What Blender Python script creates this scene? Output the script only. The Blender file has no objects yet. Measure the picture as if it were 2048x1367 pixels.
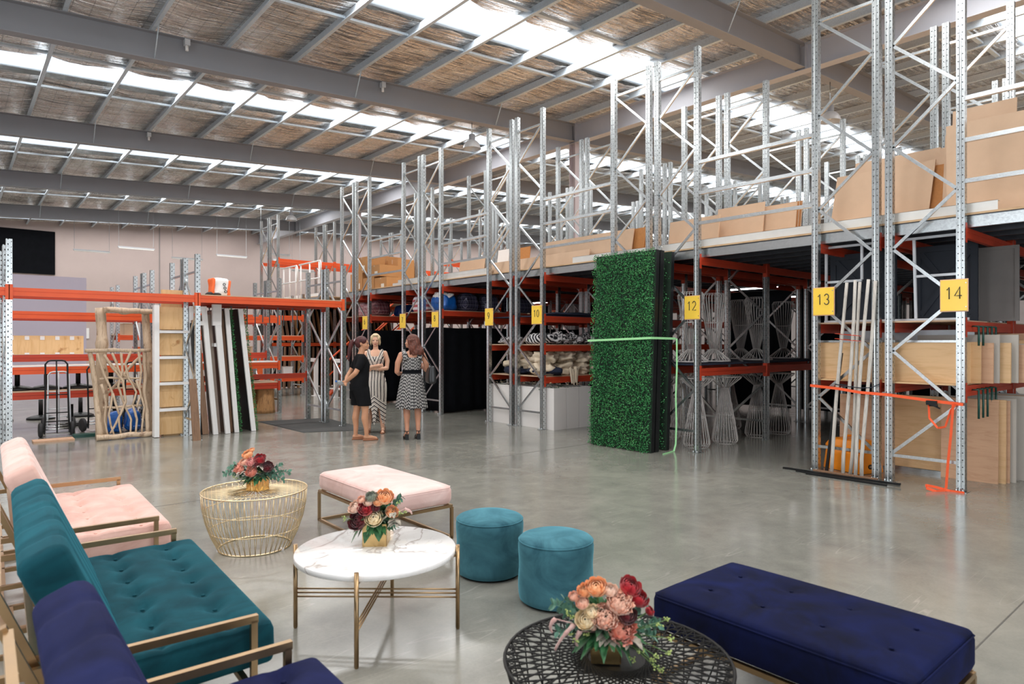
import bpy, math, random
from mathutils import Vector, Matrix, noise
PI = math.pi
sc = bpy.context.scene
# ---------------------------------------------------------------- camera
cd = bpy.data.cameras.new('camera'); cam = bpy.data.objects.new('camera', cd); sc.collection.objects.link(cam)
cd.sensor_fit = 'HORIZONTAL'; cd.sensor_width = 36.0; cd.lens = 23.247; cd.clip_end = 200; cd.clip_start = 0.05
cam.location = (0, 0, 1.58); cam.rotation_euler = (PI / 2, 0, -math.atan2(0.64761, 0.76197))
cd.dof.use_dof = True; cd.dof.focus_distance = 9.0; cd.dof.aperture_fstop = 3.5
sc.camera = cam
sc.view_settings.view_transform = 'Standard'; sc.view_settings.look = 'None'
sc.view_settings.gamma = 1.0; sc.view_settings.use_curve_mapping = False
sc.view_settings.exposure = 0.36
# ---------------------------------------------------------------- world: overcast bright sky outside
wd = bpy.data.worlds.new('sky'); sc.world = wd; wd.use_nodes = True
bg = wd.node_tree.nodes['Background']; bg.inputs[0].default_value = (0.80, 0.90, 1.0, 1); bg.inputs[1].default_value = 1.2
# ---------------------------------------------------------------- daylight: roof skylights and the open doors behind the camera
X0, X1, Y0, Y1 = -7.0, 46.0, -7.2, 42.0
def roof(x): return 7.64 + 0.06 * x
SKY_Y = [-3.6 + 7.195 * k for k in range(7)]
def area(name, loc, rot, sx, sy, w, col=(1, 1, 1)):
    l = bpy.data.lights.new(name, 'AREA'); l.shape = 'RECTANGLE'; l.size = sx; l.size_y = sy; l.energy = w; l.color = col
    o = bpy.data.objects.new(name, l); sc.collection.objects.link(o); o.location = loc; o.rotation_euler = rot; return o
for i, y in enumerate(SKY_Y):
    for j, (xa, xb) in enumerate(((X0 + .3, 14.3), (15.3, X1 - .3))):
        xm = (xa + xb) / 2
        area('skylight_daylight', (xm, y, roof(xm) + 0.07), (0, -math.atan(0.06), 0), xb - xa, 1.25, 36 * (xb - xa), (1.0, 0.97, 0.94))
area('open_door_daylight', (-6.85, 2.5, 2.4), (0, -PI / 2, 0), 4.4, 9.0, 230, (0.93, 0.97, 1.0))
area('open_door_daylight', (3.2, -7.0, 2.4), (-PI / 2, 0, PI), 9.0, 4.4, 200, (0.93, 0.97, 1.0))

R = random.Random(7)
col = sc.collection
# ---------------------------------------------------------------- mesh builder
class MB:
    def __init__(s): s.v = []; s.f = []; s.sm = []; s.mi = []; s.cur = 0
    def add(s, vs, fs, smooth=False, M=None):
        b = len(s.v)
        s.v += [tuple(M @ Vector(p)) for p in vs] if M is not None else [tuple(p) for p in vs]
        for f in fs: s.f.append(tuple(b + i for i in f)); s.sm.append(smooth); s.mi.append(s.cur)
        return s
    def box(s, x0, y0, z0, x1, y1, z1, M=None):
        vs = [(x0, y0, z0), (x1, y0, z0), (x1, y1, z0), (x0, y1, z0), (x0, y0, z1), (x1, y0, z1), (x1, y1, z1), (x0, y1, z1)]
        return s.add(vs, [(0, 3, 2, 1), (4, 5, 6, 7), (0, 1, 5, 4), (1, 2, 6, 5), (2, 3, 7, 6), (3, 0, 4, 7)], False, M)
    def cbox(s, c, d, M=None):
        return s.box(c[0] - d[0] / 2, c[1] - d[1] / 2, c[2] - d[2] / 2, c[0] + d[0] / 2, c[1] + d[1] / 2, c[2] + d[2] / 2, M)
    def bar(s, a, b, w, h, up=(0, 0, 1)):
        a = Vector(a); b = Vector(b); z = (b - a); L = z.length
        if L < 1e-6: return s
        z /= L; u = Vector(up)
        if abs(u.dot(z)) > .99: u = Vector((1, 0, 0))
        x = u.cross(z).normalized(); y = z.cross(x)
        M = Matrix((x, y, z)).transposed().to_4x4(); M.translation = a
        return s.box(-w / 2, -h / 2, 0, w / 2, h / 2, L, M)
    def tube(s, pts, r, n=8, cap=True, closed=False):
        pts = [Vector(p) for p in pts]; m = len(pts); rs = r if isinstance(r, (list, tuple)) else [r] * m
        vs = []; fs = []; prev = None
        for i, p in enumerate(pts):
            if closed: t = pts[(i + 1) % m] - pts[i - 1]
            else: t = pts[min(i + 1, m - 1)] - pts[max(i - 1, 0)]
            t = t.normalized() if t.length > 1e-9 else Vector((0, 0, 1))
            if prev is None:
                a = Vector((0, 0, 1)) if abs(t.z) < .9 else Vector((1, 0, 0)); x = a.cross(t).normalized()
            else:
                x = prev - t * prev.dot(t); x = x.normalized() if x.length > 1e-6 else Vector((1, 0, 0))
            prev = x; y = t.cross(x)
            for k in range(n):
                a = 2 * PI * k / n; vs.append(p + (x * math.cos(a) + y * math.sin(a)) * rs[i])
        for i in range(m if closed else m - 1):
            j = (i + 1) % m
            for k in range(n): fs.append((i * n + k, i * n + (k + 1) % n, j * n + (k + 1) % n, j * n + k))
        s.add(vs, fs, n > 4)
        if cap and not closed:
            b = len(s.v) - len(vs)
            s.f.append(tuple(b + k for k in range(n))[::-1]); s.sm.append(False); s.mi.append(s.cur)
            s.f.append(tuple(b + (m - 1) * n + k for k in range(n))); s.sm.append(False); s.mi.append(s.cur)
        return s
    def cyl(s, a, b, r, n=24): return s.tube([a, b], r, n)
    def lathe(s, prof, c=(0, 0, 0), n=32, M=None, sx=1, sy=1, caps=True):
        vs = []; fs = []
        for (r, z) in prof:
            for k in range(n):
                a = 2 * PI * k / n; vs.append((c[0] + r * sx * math.cos(a), c[1] + r * sy * math.sin(a), c[2] + z))
        for i in range(len(prof) - 1):
            for k in range(n): fs.append((i * n + k, i * n + (k + 1) % n, (i + 1) * n + (k + 1) % n, (i + 1) * n + k))
        if caps:
            fs.append(tuple(range(n))[::-1]); fs.append(tuple((len(prof) - 1) * n + k for k in range(n)))
        return s.add(vs, fs, True, M)
    def ell(s, c, r, M=None, nu=16, nv=10):
        vs = []; fs = []
        for i in range(nv + 1):
            t = PI * i / nv
            for k in range(nu):
                a = 2 * PI * k / nu
                vs.append((c[0] + r[0] * math.sin(t) * math.cos(a), c[1] + r[1] * math.sin(t) * math.sin(a), c[2] - r[2] * math.cos(t)))
        for i in range(nv):
            for k in range(nu): fs.append((i * nu + k, i * nu + (k + 1) % nu, (i + 1) * nu + (k + 1) % nu, (i + 1) * nu + k))
        return s.add(vs, fs, True, M)
    def loft(s, rings, n=32, fn=None, caps=True):
        # rings: (z, cx, cy, rx, ry)
        vs = []; fs = []
        for i, (z, cx, cy, rx, ry) in enumerate(rings):
            for k in range(n):
                a = 2 * PI * k / n; q = fn(i / (len(rings) - 1), a, z) if fn else 1.0
                vs.append((cx + rx * q * math.cos(a), cy + ry * q * math.sin(a), z))
        for i in range(len(rings) - 1):
            for k in range(n): fs.append((i * n + k, i * n + (k + 1) % n, (i + 1) * n + (k + 1) % n, (i + 1) * n + k))
        if caps:
            fs.append(tuple(range(n))[::-1]); fs.append(tuple((len(rings) - 1) * n + k for k in range(n)))
        return s.add(vs, fs, True)
    def prism(s, poly, z0, z1, M=None, smooth=False):
        n = len(poly); vs = [(p[0], p[1], z0) for p in poly] + [(p[0], p[1], z1) for p in poly]
        fs = [(i, (i + 1) % n, n + (i + 1) % n, n + i) for i in range(n)] + [tuple(range(n))[::-1], tuple(range(n, 2 * n))]
        return s.add(vs, fs, smooth, M)
    def rbox(s, size, r, n=(12, 12, 4), fn=None, M=None):
        # rounded box centred on the origin in x,y with its base at z=0; fn(p) displaces
        a, b, c = size[0] / 2, size[1] / 2, size[2] / 2
        def grid(ax, sg):
            i, j = [(1, 2), (0, 2), (0, 1)][ax]; H = (a, b, c); ni, nj = n[i], n[j]; vs = []
            for p in range(ni + 1):
                for q in range(nj + 1):
                    v = [0, 0, 0]; v[ax] = sg * H[ax]
                    # cosine-ish spacing so rounded rims get points
                    def sp(t, h):
                        m = min(r * 1.0, h * .5)
                        if t <= .15: return -h + m * (t / .15)
                        if t >= .85: return h - m * ((1 - t) / .15)
                        return -h + m + (2 * h - 2 * m) * ((t - .15) / .7)
                    v[i] = sp(p / ni, H[i]); v[j] = sp(q / nj, H[j])
                    w = Vector([max(-H[t] + r, min(H[t] - r, v[t])) for t in range(3)]); d = Vector(v) - w
                    pt = w + d.normalized() * r if d.length > 1e-9 else Vector(v)
                    pt.z += c
                    if fn: pt = Vector(fn(pt))
                    vs.append(pt)
            fs = []
            for p in range(ni):
                for q in range(nj):
                    k = p * (nj + 1) + q; f = (k, k + nj + 1, k + nj + 2, k + 1)
                    flip = (sg < 0) ^ (ax == 1)
                    fs.append(f[::-1] if flip else f)
            s.add(vs, fs, True, M)
        for ax in range(3):
            for sg in (-1, 1): grid(ax, sg)
        return s
    def build(s, name, mats, parent=None, org=None, weld=False):
        if parent is not None and org is None: org = WL.get(parent.name, Vector((0, 0, 0)))
        o_ = Vector(org) if org is not None else Vector((0, 0, 0))
        me = bpy.data.meshes.new(name)
        me.from_pydata([(p[0] - o_.x, p[1] - o_.y, p[2] - o_.z) for p in s.v], [], s.f)
        me.polygons.foreach_set('use_smooth', s.sm)
        if not isinstance(mats, (list, tuple)): mats = [mats]
        for m in mats: me.materials.append(m)
        if len(mats) > 1: me.polygons.foreach_set('material_index', s.mi)
        if weld:
            import bmesh
            bm = bmesh.new(); bm.from_mesh(me); bmesh.ops.remove_doubles(bm, verts=bm.verts, dist=1e-4); bm.to_mesh(me); bm.free()
        me.update()
        ob = bpy.data.objects.new(name, me); col.objects.link(ob)
        if parent is not None: ob.parent = parent; WL[ob.name] = WL.get(parent.name, Vector((0, 0, 0)))
        else: ob.location = o_; WL[ob.name] = o_
        return ob
WL = {}
def tag(o, label=None, cat=None, group=None, kind=None):
    if label: o['label'] = label
    if cat: o['category'] = cat
    if group: o['group'] = group
    if kind: o['kind'] = kind
    return o
def thing(name, label, cat, loc=(0, 0, 0), rz=0, group=None):
    o = bpy.data.objects.new(name, None); col.objects.link(o); o.location = loc; o.rotation_euler = (0, 0, rz)
    o.empty_display_size = .1; WL[o.name] = Vector(loc) if rz == 0 else Vector((0, 0, 0))
    return tag(o, label, cat, group)
def struct(name, mb, mat, org=None):
    o = mb.build(name, mat, None, org); o['kind'] = 'structure'; return o
def dup(root, loc=None, rz=None, label=None, group=None):
    def cp(o, par):
        c = o.copy(); col.objects.link(c); c.parent = par
        for ch in KIDS(o): cp(ch, c)
        return c
    def KIDS(o): return list(o.children)
    r = cp(root, None)
    if loc is not None: r.location = loc
    if rz is not None: r.rotation_euler = (0, 0, rz)
    if label: r['label'] = label
    if group: r['group'] = group
    return r
def RZ(a, loc=(0, 0, 0)):
    M = Matrix.Rotation(a, 4, 'Z'); M.translation = Vector(loc); return M
# ---------------------------------------------------------------- materials
class NT:
    def __init__(s, name):
        s.m = bpy.data.materials.new(name); s.m.use_nodes = True; s.t = s.m.node_tree; s.n = s.t.nodes; s.l = s.t.links
        s.b = s.n['Principled BSDF']; s.tc = s.n.new('ShaderNodeTexCoord')
    def node(s, typ, **kw):
        nd = s.n.new(typ)
        for k, v in kw.items():
            if k in nd.inputs: s.set(nd, k, v)
            else: setattr(nd, k, v)
        return nd
    def set(s, nd, k, v):
        if hasattr(v, 'links') and hasattr(v, 'node'): s.l.new(v, nd.inputs[k])
        else: nd.inputs[k].default_value = v
    def obj(s, scale=(1, 1, 1), rot=(0, 0, 0)):
        mp = s.n.new('ShaderNodeMapping'); s.l.new(s.tc.outputs['Object'], mp.inputs[0]); mp.inputs['Scale'].default_value = scale; mp.inputs['Rotation'].default_value = rot
        return mp.outputs[0]
    def noise(s, vec, scale, detail=4, rough=.5, dist=0):
        nd = s.n.new('ShaderNodeTexNoise'); s.l.new(vec, nd.inputs['Vector']); nd.inputs['Scale'].default_value = scale
        nd.inputs['Detail'].default_value = detail; nd.inputs['Roughness'].default_value = rough; nd.inputs['Distortion'].default_value = dist
        return nd.outputs['Fac']
    def ramp(s, fac, stops, interp='LINEAR'):
        nd = s.n.new('ShaderNodeValToRGB'); s.l.new(fac, nd.inputs[0]); cr = nd.color_ramp; cr.interpolation = interp
        while len(cr.elements) < len(stops): cr.elements.new(.5)
        for e, (p, c) in zip(cr.elements, stops): e.position = p; e.color = (c, c, c, 1) if isinstance(c, (int, float)) else (*c, 1)
        return nd.outputs[0]
    def math(s, op, a, b=None, c=None):
        nd = s.n.new('ShaderNodeMath'); nd.operation = op
        for i, v in enumerate((a, b, c)):
            if v is None: continue
            if isinstance(v, (int, float)): nd.inputs[i].default_value = v
            else: s.l.new(v, nd.inputs[i])
        return nd.outputs[0]
    def mix(s, fac, a, b):
        nd = s.n.new('ShaderNodeMix'); nd.data_type = 'RGBA'
        for i, v in ((0, fac), (6, a), (7, b)):
            if isinstance(v, (int, float)): nd.inputs[i].default_value = v
            elif isinstance(v, tuple): nd.inputs[i].default_value = (*v, 1)
            else: s.l.new(v, nd.inputs[i])
        return nd.outputs[2]
    def xyz(s, vec):
        nd = s.n.new('ShaderNodeSeparateXYZ'); s.l.new(vec, nd.inputs[0]); return nd.outputs
    def bump(s, h, strength=.2, dist=.01):
        nd = s.n.new('ShaderNodeBump'); nd.inputs['Strength'].default_value = strength; nd.inputs['Distance'].default_value = dist
        s.l.new(h, nd.inputs['Height']); s.l.new(nd.outputs[0], s.b.inputs['Normal']); return nd
    def P(s, **kw):
        for k, v in kw.items():
            k = {'base': 'Base Color', 'rough': 'Roughness', 'metal': 'Metallic', 'sheen': 'Sheen Weight', 'srough': 'Sheen Roughness', 'stint': 'Sheen Tint', 'coat': 'Coat Weight', 'crough': 'Coat Roughness', 'alpha': 'Alpha', 'trans': 'Transmission Weight', 'ior': 'IOR', 'emit': 'Emission Color', 'estr': 'Emission Strength', 'spec': 'Specular IOR Level', 'sss': 'Subsurface Weight'}[k]
            if isinstance(v, tuple) and len(v) == 3: v = (*v, 1)
            if hasattr(v, 'is_linked') or hasattr(v, 'links'): s.l.new(v, s.b.inputs[k])
            else: s.b.inputs[k].default_value = v
        return s
def H(h):  # sRGB hex to linear
    c = [int(h[i:i + 2], 16) / 255 for i in (0, 2, 4)]
    return tuple(x / 12.92 if x <= .04045 else ((x + .055) / 1.055) ** 2.4 for x in c)
def lit(c, k): return tuple(min(1, x * k) for x in c)
def simple(name, c, rough=.6, metal=0, var=.12, scale=8, bump=0, bscale=40, **kw):
    t = NT(name); v = t.obj(); f = t.noise(v, scale, 5, .6)
    t.P(base=t.ramp(f, [(.25, lit(c, 1 - var)), (.75, lit(c, 1 + var))]), rough=rough, metal=metal, **kw)
    if bump: t.bump(t.noise(v, bscale, 4, .6), bump, .005)
    return t.m
def velvet(name, dark, light, sheen=.8):
    t = NT(name); v = t.obj(); f = t.noise(v, 3.2, 5, .62, 1.2)
    t.P(base=t.ramp(f, [(.32, dark), (.70, light)]), rough=.85, sheen=sheen, srough=.35, stint=lit(light, 2.2), spec=.15)
    t.bump(t.noise(v, 420, 2), .12, .002); return t.m
def woodm(name, a, b, axis=2, scale=3.0, stretch=14, rough=.55, dark=None, coat=0):
    t = NT(name); sc_ = [stretch, stretch, stretch]; sc_[axis] = 1.0
    v = t.obj(tuple(sc_)); f = t.noise(v, scale, 6, .65, 1.6)
    c = t.ramp(f, [(.25, a), (.5, lit(b, .95)), (.75, b)])
    if dark:
        k = t.noise(t.obj(), 5.5, 3); c = t.mix(t.ramp(k, [(.62, 0.0), (.72, .8)]), c, dark)
    t.P(base=c, rough=rough, coat=coat); t.bump(f, .15, .003); return t.m

# galvanised steel
def galv(name, c, rough=.34, holes=False, dull=False):
    t = NT(name); v = t.obj()
    f = t.noise(v, 22, 4, .7); vo = t.node('ShaderNodeTexVoronoi'); t.l.new(v, vo.inputs['Vector']); vo.inputs['Scale'].default_value = 60
    g = t.math('ADD', t.math('MULTIPLY', f, .7), t.math('MULTIPLY', vo.outputs['Distance'], .35))
    bc = t.ramp(g, [(.3, lit(c, .80)), (.62, c)])
    if holes:
        x, y, z = t.xyz(t.tc.outputs['Object'])[:3]
        zz = t.math('ABSOLUTE', t.math('SUBTRACT', t.math('MODULO', z, .075), .0375))
        zz2 = t.math('ABSOLUTE', t.math('SUBTRACT', t.math('MODULO', t.math('ADD', z, .0375), .075), .0375))
        def hole(cc, off, zc, r1, r2):
            d = t.math('ABSOLUTE', t.math('SUBTRACT', cc, off))
            return t.math('MULTIPLY', t.math('LESS_THAN', d, r1), t.math('LESS_THAN', zc, r2))
        fx = t.math('LESS_THAN', x, -.03)        # aisle face: two columns of small holes
        h1 = t.math('ADD', hole(y, .020, zz, .0055, .0055), hole(y, -.020, zz, .0055, .0055))
        fy = t.math('GREATER_THAN', t.math('ABSOLUTE', y), .036)
        h2 = t.math('ADD', hole(x, -.012, zz2, .006, .012), hole(x, .024, zz, .005, .006))
        hh = t.math('ADD', t.math('MULTIPLY', fx, h1), t.math('MULTIPLY', fy, h2))
        hh = t.math('MINIMUM', hh, 1.0)
        bc = t.mix(hh, bc, (.012, .013, .014))
        t.P(metal=t.math('SUBTRACT', .97, t.math('MULTIPLY', hh, .97)))
        t.P(rough=t.math('ADD', rough, t.math('MULTIPLY', hh, .4)))
    else: t.P(metal=.97 if not dull else .25, rough=rough)
    t.P(base=bc); t.bump(f, .04, .004); return t.m
M = {}
M['galv'] = galv('galvanised_steel', (.60, .63, .64), .27); M['deckst'] = simple('shade_darkened_deck_steel', (.06, .065, .075), .4, .6, .2)  # deck steel toned dark to put the under-deck shade into its colour
M['post'] = galv('perforated_galvanised_steel', (.55, .58, .585), .27, True)
M['galvd'] = galv('galvanised_purlin_steel', (.60, .68, .75), .42, False, True)
M['steelw'] = simple('pale_grey_steel_paint', H('c9ccd0'), .4, .25, .05)
M['orange'] = simple('orange_powder_coat', H('dd5524'), .42, 0, .08, 3)
M['red'] = simple('red_and_shaded_orange_coat', H('b53a1e'), .45, 0, .1, 3)  # red beams and cords; under the deck, orange with the shade put in
M['beam'] = simple('mauve_grey_structural_paint', H('8b8c91'), .55, 0, .05, 1.2)
M['girder'] = simple('light_grey_structural_paint', H('aeaeb4'), .5, 0, .05, 1.2)
M['column'] = simple('lilac_grey_column_paint', H('b3a8ac'), .5, 0, .04, 1.2)
M['wall'] = simple('mauve_plaster_wall', H('b5a5a0'), .8, 0, .05, .7, .1, 30)
M['wallpl'] = simple('grey_precast_wall', H('8d8583'), .8, 0, .06, .7, .1, 30)
M['black'] = simple('black_paint', (.008, .0085, .009), .45, 0, .2, spec=.3)
M['blackcloth'] = simple('black_cloth', (.004, .0045, .006), .95, 0, .3, 5, .3, 60, spec=.1)
M['white'] = simple('white_paint', H('e8e6e4'), .45, 0, .03)
M['whitetube'] = simple('white_lamp_diffuser', H('efeeea'), .35, 0, .02)
M['darkrubber'] = simple('dark_rubber', (.02, .02, .021), .7, 0, .2)
M['navycloth'] = simple('navy_cloth', (.014, .020, .045), .9, 0, .3, 5, .3, 60)
M['lilac'] = simple('lilac_board', H('b9b1c0'), .6, 0, .03, 1)
M['mdf'] = simple('mdf_board', H('c6a78b'), .7, 0, .07, 3)
M['mdfd'] = simple('mdf_edge', H('b0763f'), .75, 0, .1, 30)
M['ply'] = woodm('birch_plywood', H('c99e6c'), H('dfb88a'), 1, 1.6, 9)
M['plyv'] = woodm('pine_plywood_vertical', H('cf9d62'), H('e6bd88'), 2, 1.4, 8, dark=H('a4692f'))
M['plyp'] = woodm('pink_plywood', H('b98c6c'), H('d0a685'), 1, 1.6, 9)
M['timb'] = woodm('brown_timber', H('5b4030'), H('8c6b52'), 2, 3, 16)
M['deckedge'] = woodm('particleboard_edge', H('b08a62'), H('cdab84'), 1, 3, 4)
M['logw'] = woodm('peeled_branch_wood', H('8d735b'), H('c9b196'), 2, 4, 5, dark=H('6b4a30'))
M['weathered'] = woodm('weathered_pole_wood', H('8d8680'), H('c9c3ba'), 2, 5, 9, .8)
M['gold'] = None

def foil():
    t = NT('crinkled_roof_foil'); v = t.obj()
    st = t.obj((1.1, 12, 1)); w1 = t.noise(st, .95, 4, .55, .8)
    w2 = t.noise(t.obj((5, 9, 5)), 1.6, 4, .65, .4)
    big = t.noise(t.obj((.5, .35, 1)), 1.3, 2, .5)
    x, y, z = t.xyz(v)[:3]
    def wire(cc, per, wd):
        m = t.math('ABSOLUTE', t.math('SUBTRACT', t.math('FRACT', t.math('DIVIDE', cc, per)), .5))
        return t.math('GREATER_THAN', m, .5 - wd / per / 2)
    wr = t.math('MAXIMUM', wire(t.math('ADD', x, 100), .30, .012), wire(t.math('ADD', y, 100), .15, .010))
    bc = t.ramp(t.math('ADD', t.math('MULTIPLY', w1, .65), t.math('MULTIPLY', big, .35)), [(.36, H('8e8a88')), (.48, H('e2d8cf')), (.60, H('fdfaf7'))])  # colour follows the wrinkles, standing in for their shade and reflections
    bc = t.mix(t.math('MULTIPLY', wr, .75), bc, (.30, .28, .27))
    t.P(base=bc, metal=.9, rough=t.ramp(w2, [(.3, .16), (.7, .32)]))
    hgt = t.math('ADD', t.math('MULTIPLY', w1, 1.0), t.math('MULTIPLY', w2, .16))
    hgt = t.math('SUBTRACT', hgt, t.math('MULTIPLY', wr, .12))
    t.bump(hgt, 1.0, .16); return t.m
M['foil'] = foil()
def concrete():
    t = NT('polished_concrete'); v = t.obj()
    a = t.noise(v, .35, 5, .6, .5); b = t.noise(v, 3.5, 6, .7, .4); c = t.noise(v, 60, 3, .7)
    g = t.math('ADD', t.math('MULTIPLY', a, .6), t.math('ADD', t.math('MULTIPLY', b, .3), t.math('MULTIPLY', c, .12)))
    bc = t.ramp(g, [(.34, H('6c6c66')), (.5, H('84837b')), (.68, H('9a988e'))])
    # fine scratches: stretched noise thresholds in two directions
    def scr(rot, sc_, th):
        n_ = t.noise(t.obj(sc_, (0, 0, rot)), 1.0, 1, .4, .05)
        return t.ramp(n_, [(th, 0.0), (th + .004, 1.0), (th + .008, 0.0)])
    n1 = scr(.6, (.5, 9, 1), .60); n2 = scr(-.5, (.4, 8, 1), .62); n3 = scr(1.5, (.6, 7, 1), .40)
    s_ = t.math('MAXIMUM', t.math('MAXIMUM', n1, n2), n3)
    msk = t.ramp(t.noise(v, 1.6, 3), [(.50, 0.0), (.60, .38)])
    bc = t.mix(t.math('MULTIPLY', s_, msk), bc, H('c8c2ba'))
    t.P(base=bc, rough=t.ramp(t.math('ADD', t.math('MULTIPLY', b, .6), t.math('MULTIPLY', a, .4)), [(.35, .13), (.65, .27)]), spec=.62, coat=.25, crough=.12)
    t.bump(b, .03, .01); return t.m
M['conc'] = concrete()

# ================================================================ SETTING
def plate(x0, y0, z0, x1, y1, z1): return MB().box(x0, y0, z0, x1, y1, z1)
struct('floor', plate(X0 - .3, Y0 - .3, -.25, X1 + .3, Y1 + .3, 0), M['conc'])
# saw-cut joints: thin dark filler strips flush in the floor
M['joint'] = simple('joint_filler', H('55524d'), .6)
k = 0
for yy in (1.05, 7.05, 13.05, 19.05, 25.05, 31.05):
    k += 1; struct('trim_%d' % k, plate(X0, yy - .004, -.01, X1, yy + .004, .0012), M['joint'])
struct('wall_back', plate(X0, Y1, 0, X1, Y1 + .25, 11), M['wall'])
struct('wall_right', plate(X1, Y0, 0, X1 + .25, Y1, 11.5), M['wallpl'])
w = MB(); w.box(X0 - .25, Y0, 0, X0, -2.2, 8.2); w.box(X0 - .25, 7.2, 0, X0, Y1, 8.2); w.box(X0 - .25, -2.2, 4.7, X0, 7.2, 8.2); struct('wall_left', w, M['wallpl'])
w = MB(); w.box(X0, Y0 - .25, 0, -1.4, Y0, 11); w.box(7.8, Y0 - .25, 0, X1, Y0, 11); w.box(-1.4, Y0 - .25, 4.7, 7.8, Y0, 11); struct('wall_front', w, M['wallpl'])
# skylight sheets
tt = NT('translucent_skylight_sheet')
tr = tt.n.new('ShaderNodeBsdfTranslucent'); tr.inputs[0].default_value = (.95, .97, 1, 1)
tt.l.new(tr.outputs[0], tt.n['Material Output'].inputs['Surface']); M['skyl'] = tt.m
RSL = Matrix.Rotation(-math.atan(.06), 4, 'Y')
for i, y in enumerate(SKY_Y):
    s = MB()
    s.add([(X0, y - .80, roof(X0) + .12), (X1, y - .80, roof(X1) + .12), (X1, y + .80, roof(X1) + .12), (X0, y + .80, roof(X0) + .12)], [(0, 1, 2, 3)])
    struct('window_%d' % (i + 1), s, M['skyl'])
# steel roof sheet above and foil blanket below, with ragged edges at each skylight
sh = MB()
edges = [Y0 - .3] + [v for y in SKY_Y for v in (y - .70, y + .70)] + [Y1 + .3]
for i in range(0, len(edges), 2):
    a, b = edges[i], edges[i + 1]
    if b > a: sh.add([(X0 - .3, a, roof(X0) + .16), (X1 + .3, a, roof(X1) + .16), (X1 + .3, b, roof(X1) + .16), (X0 - .3, b, roof(X0) + .16)], [(0, 1, 2, 3)])
struct('ceiling', sh, M['galv'])
PUR0, PURD = .19, 1.42
fm = MB()
e2 = [Y0] + [v for y in SKY_Y for v in (y - .66, y + .66)] + [Y1]
NX = 400
for i in range(0, len(e2), 2):
    a, b = e2[i], e2[i + 1]
    if b - a < .3: continue
    ny = max(3, int((b - a) / .3)); vs = []; fs = []
    for p in range(NX + 1):
        x = X0 + (X1 - X0) * p / NX
        ph = ((x - PUR0) / PURD) % 1.0
        sag = math.sin(PI * ph) ** .6
        ja = .10 * noise.noise((x * 1.7, a, 0)) + .05 * noise.noise((x * 6, a, 3)) - .05 * math.cos(2 * PI * ph)
        jb = .10 * noise.noise((x * 1.7, b, 5)) + .05 * noise.noise((x * 6, b, 9)) - .05 * math.cos(2 * PI * ph)
        for q in range(ny + 1):
            t_ = q / ny; yv = (a - ja) * (1 - t_) + (b + jb) * t_
            zv = roof(x) + .012 - .055 * sag - .03 * sag * noise.noise((x * 1.3, yv * 1.3, 2)) + .012 * noise.noise((x * 2, yv * 7, 0))
            vs.append((x, yv, zv))
    for p in range(NX):
        for q in range(ny): kk = p * (ny + 1) + q; fs.append((kk, kk + 1, kk + ny + 2, kk + ny + 1))
    fm.add(vs, fs, True)
fo = struct('ceiling_foil', fm, M['foil'])
# purlins (Z sections) on top of the rafters
kp = 0
x = PUR0 - 4 * PURD
while x < X1 - .5:
    zt = roof(x); m = MB()
    m.box(x - .004, Y0, zt - .20, x + .004, Y1, zt); m.box(x - .07, Y0, zt - .205, x, Y1, zt - .197); m.box(x, Y0, zt - .008, x + .06, Y1, zt)
    m.box(x - .073, Y0, zt - .205, x - .068, Y1, zt - .183)
    o = struct('roof_purlin', m, M['galvd'], (x, 0, zt)); kp += 1; x += PURD
# bridging between purlins
for kb in range(7):
    for fy in (-1.15, 1.15):
        y = SKY_Y[kb] + fy
        if not Y0 < y < Y1: continue
        m = MB(); x = PUR0 - 4 * PURD
        while x < X1 - 2:
            m.bar((x + .01, y, roof(x) - .10), (x + PURD - .01, y, roof(x + PURD) - .10), .09, .05, (0, 0, 1)); x += PURD
        struct('roof_bridging', m, M['galvd'])
# rafters: welded I beams along X
def ibeam(m, a, b, hgt, fl, tw=.012, tf=.016):
    a = Vector(a); b = Vector(b)   # top centre line
    dz = Vector((0, 0, 1))
    m.bar(a - dz * (hgt / 2), b - dz * (hgt / 2), tw, hgt)
    m.bar(a - dz * (tf / 2), b - dz * (tf / 2), fl, tf); m.bar(a - dz * (hgt - tf / 2), b - dz * (hgt - tf / 2), fl, tf)
XG = 14.8
for i in range(6):
    y = 7.195 * i
    m = MB()
    ibeam(m, (X0, y, roof(X0) - .205), (XG - .12, y, roof(XG) - .212), .55, .24)
    ibeam(m, (XG + .12, y, roof(XG) - .198), (X1, y, roof(X1) - .205), .55, .24)
    o = struct('roof_beam', m, M['beam'])
    # fly braces and stiffener rods
    fb = MB()
    for j in range(-1, 7):
        xx = PUR0 + PURD * (3 * j + 2) ; zz = roof(xx)
        if not X0 < xx < XG - .8: continue
        fb.tube([(xx, y - .10, zz - .73), (xx + .02, y - .42, zz - .06)], .012, 6); fb.tube([(xx, y + .10, zz - .73), (xx + .02, y + .42, zz - .06)], .012, 6)
    struct('beam_brace', fb, M['galvd'])
m = MB(); zt = roof(XG) - .21
ibeam(m, (XG, Y0, zt), (XG, Y1, zt), .60, .26)
for i in range(6):
    for dy in (-.12, .12): m.box(XG - .13, 7.195 * i + dy - .006, zt - .59, XG + .13, 7.195 * i + dy + .006, zt - .01)
struct('roof_girder', m, M['girder'])
for i in (0, 2, 4):
    y = 7.195 * i; m = MB()
    m.box(XG - .125, y - .13, 0, XG + .125, y - .115, zt - .60); m.box(XG - .125, y + .115, 0, XG + .125, y + .13, zt - .60); m.box(XG - .006, y - .115, 0, XG + .006, y + .115, zt - .60)
    m.box(XG - .2, y - .2, 0, XG + .2, y + .2, .03)
    struct('column', m, M['column'])
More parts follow.
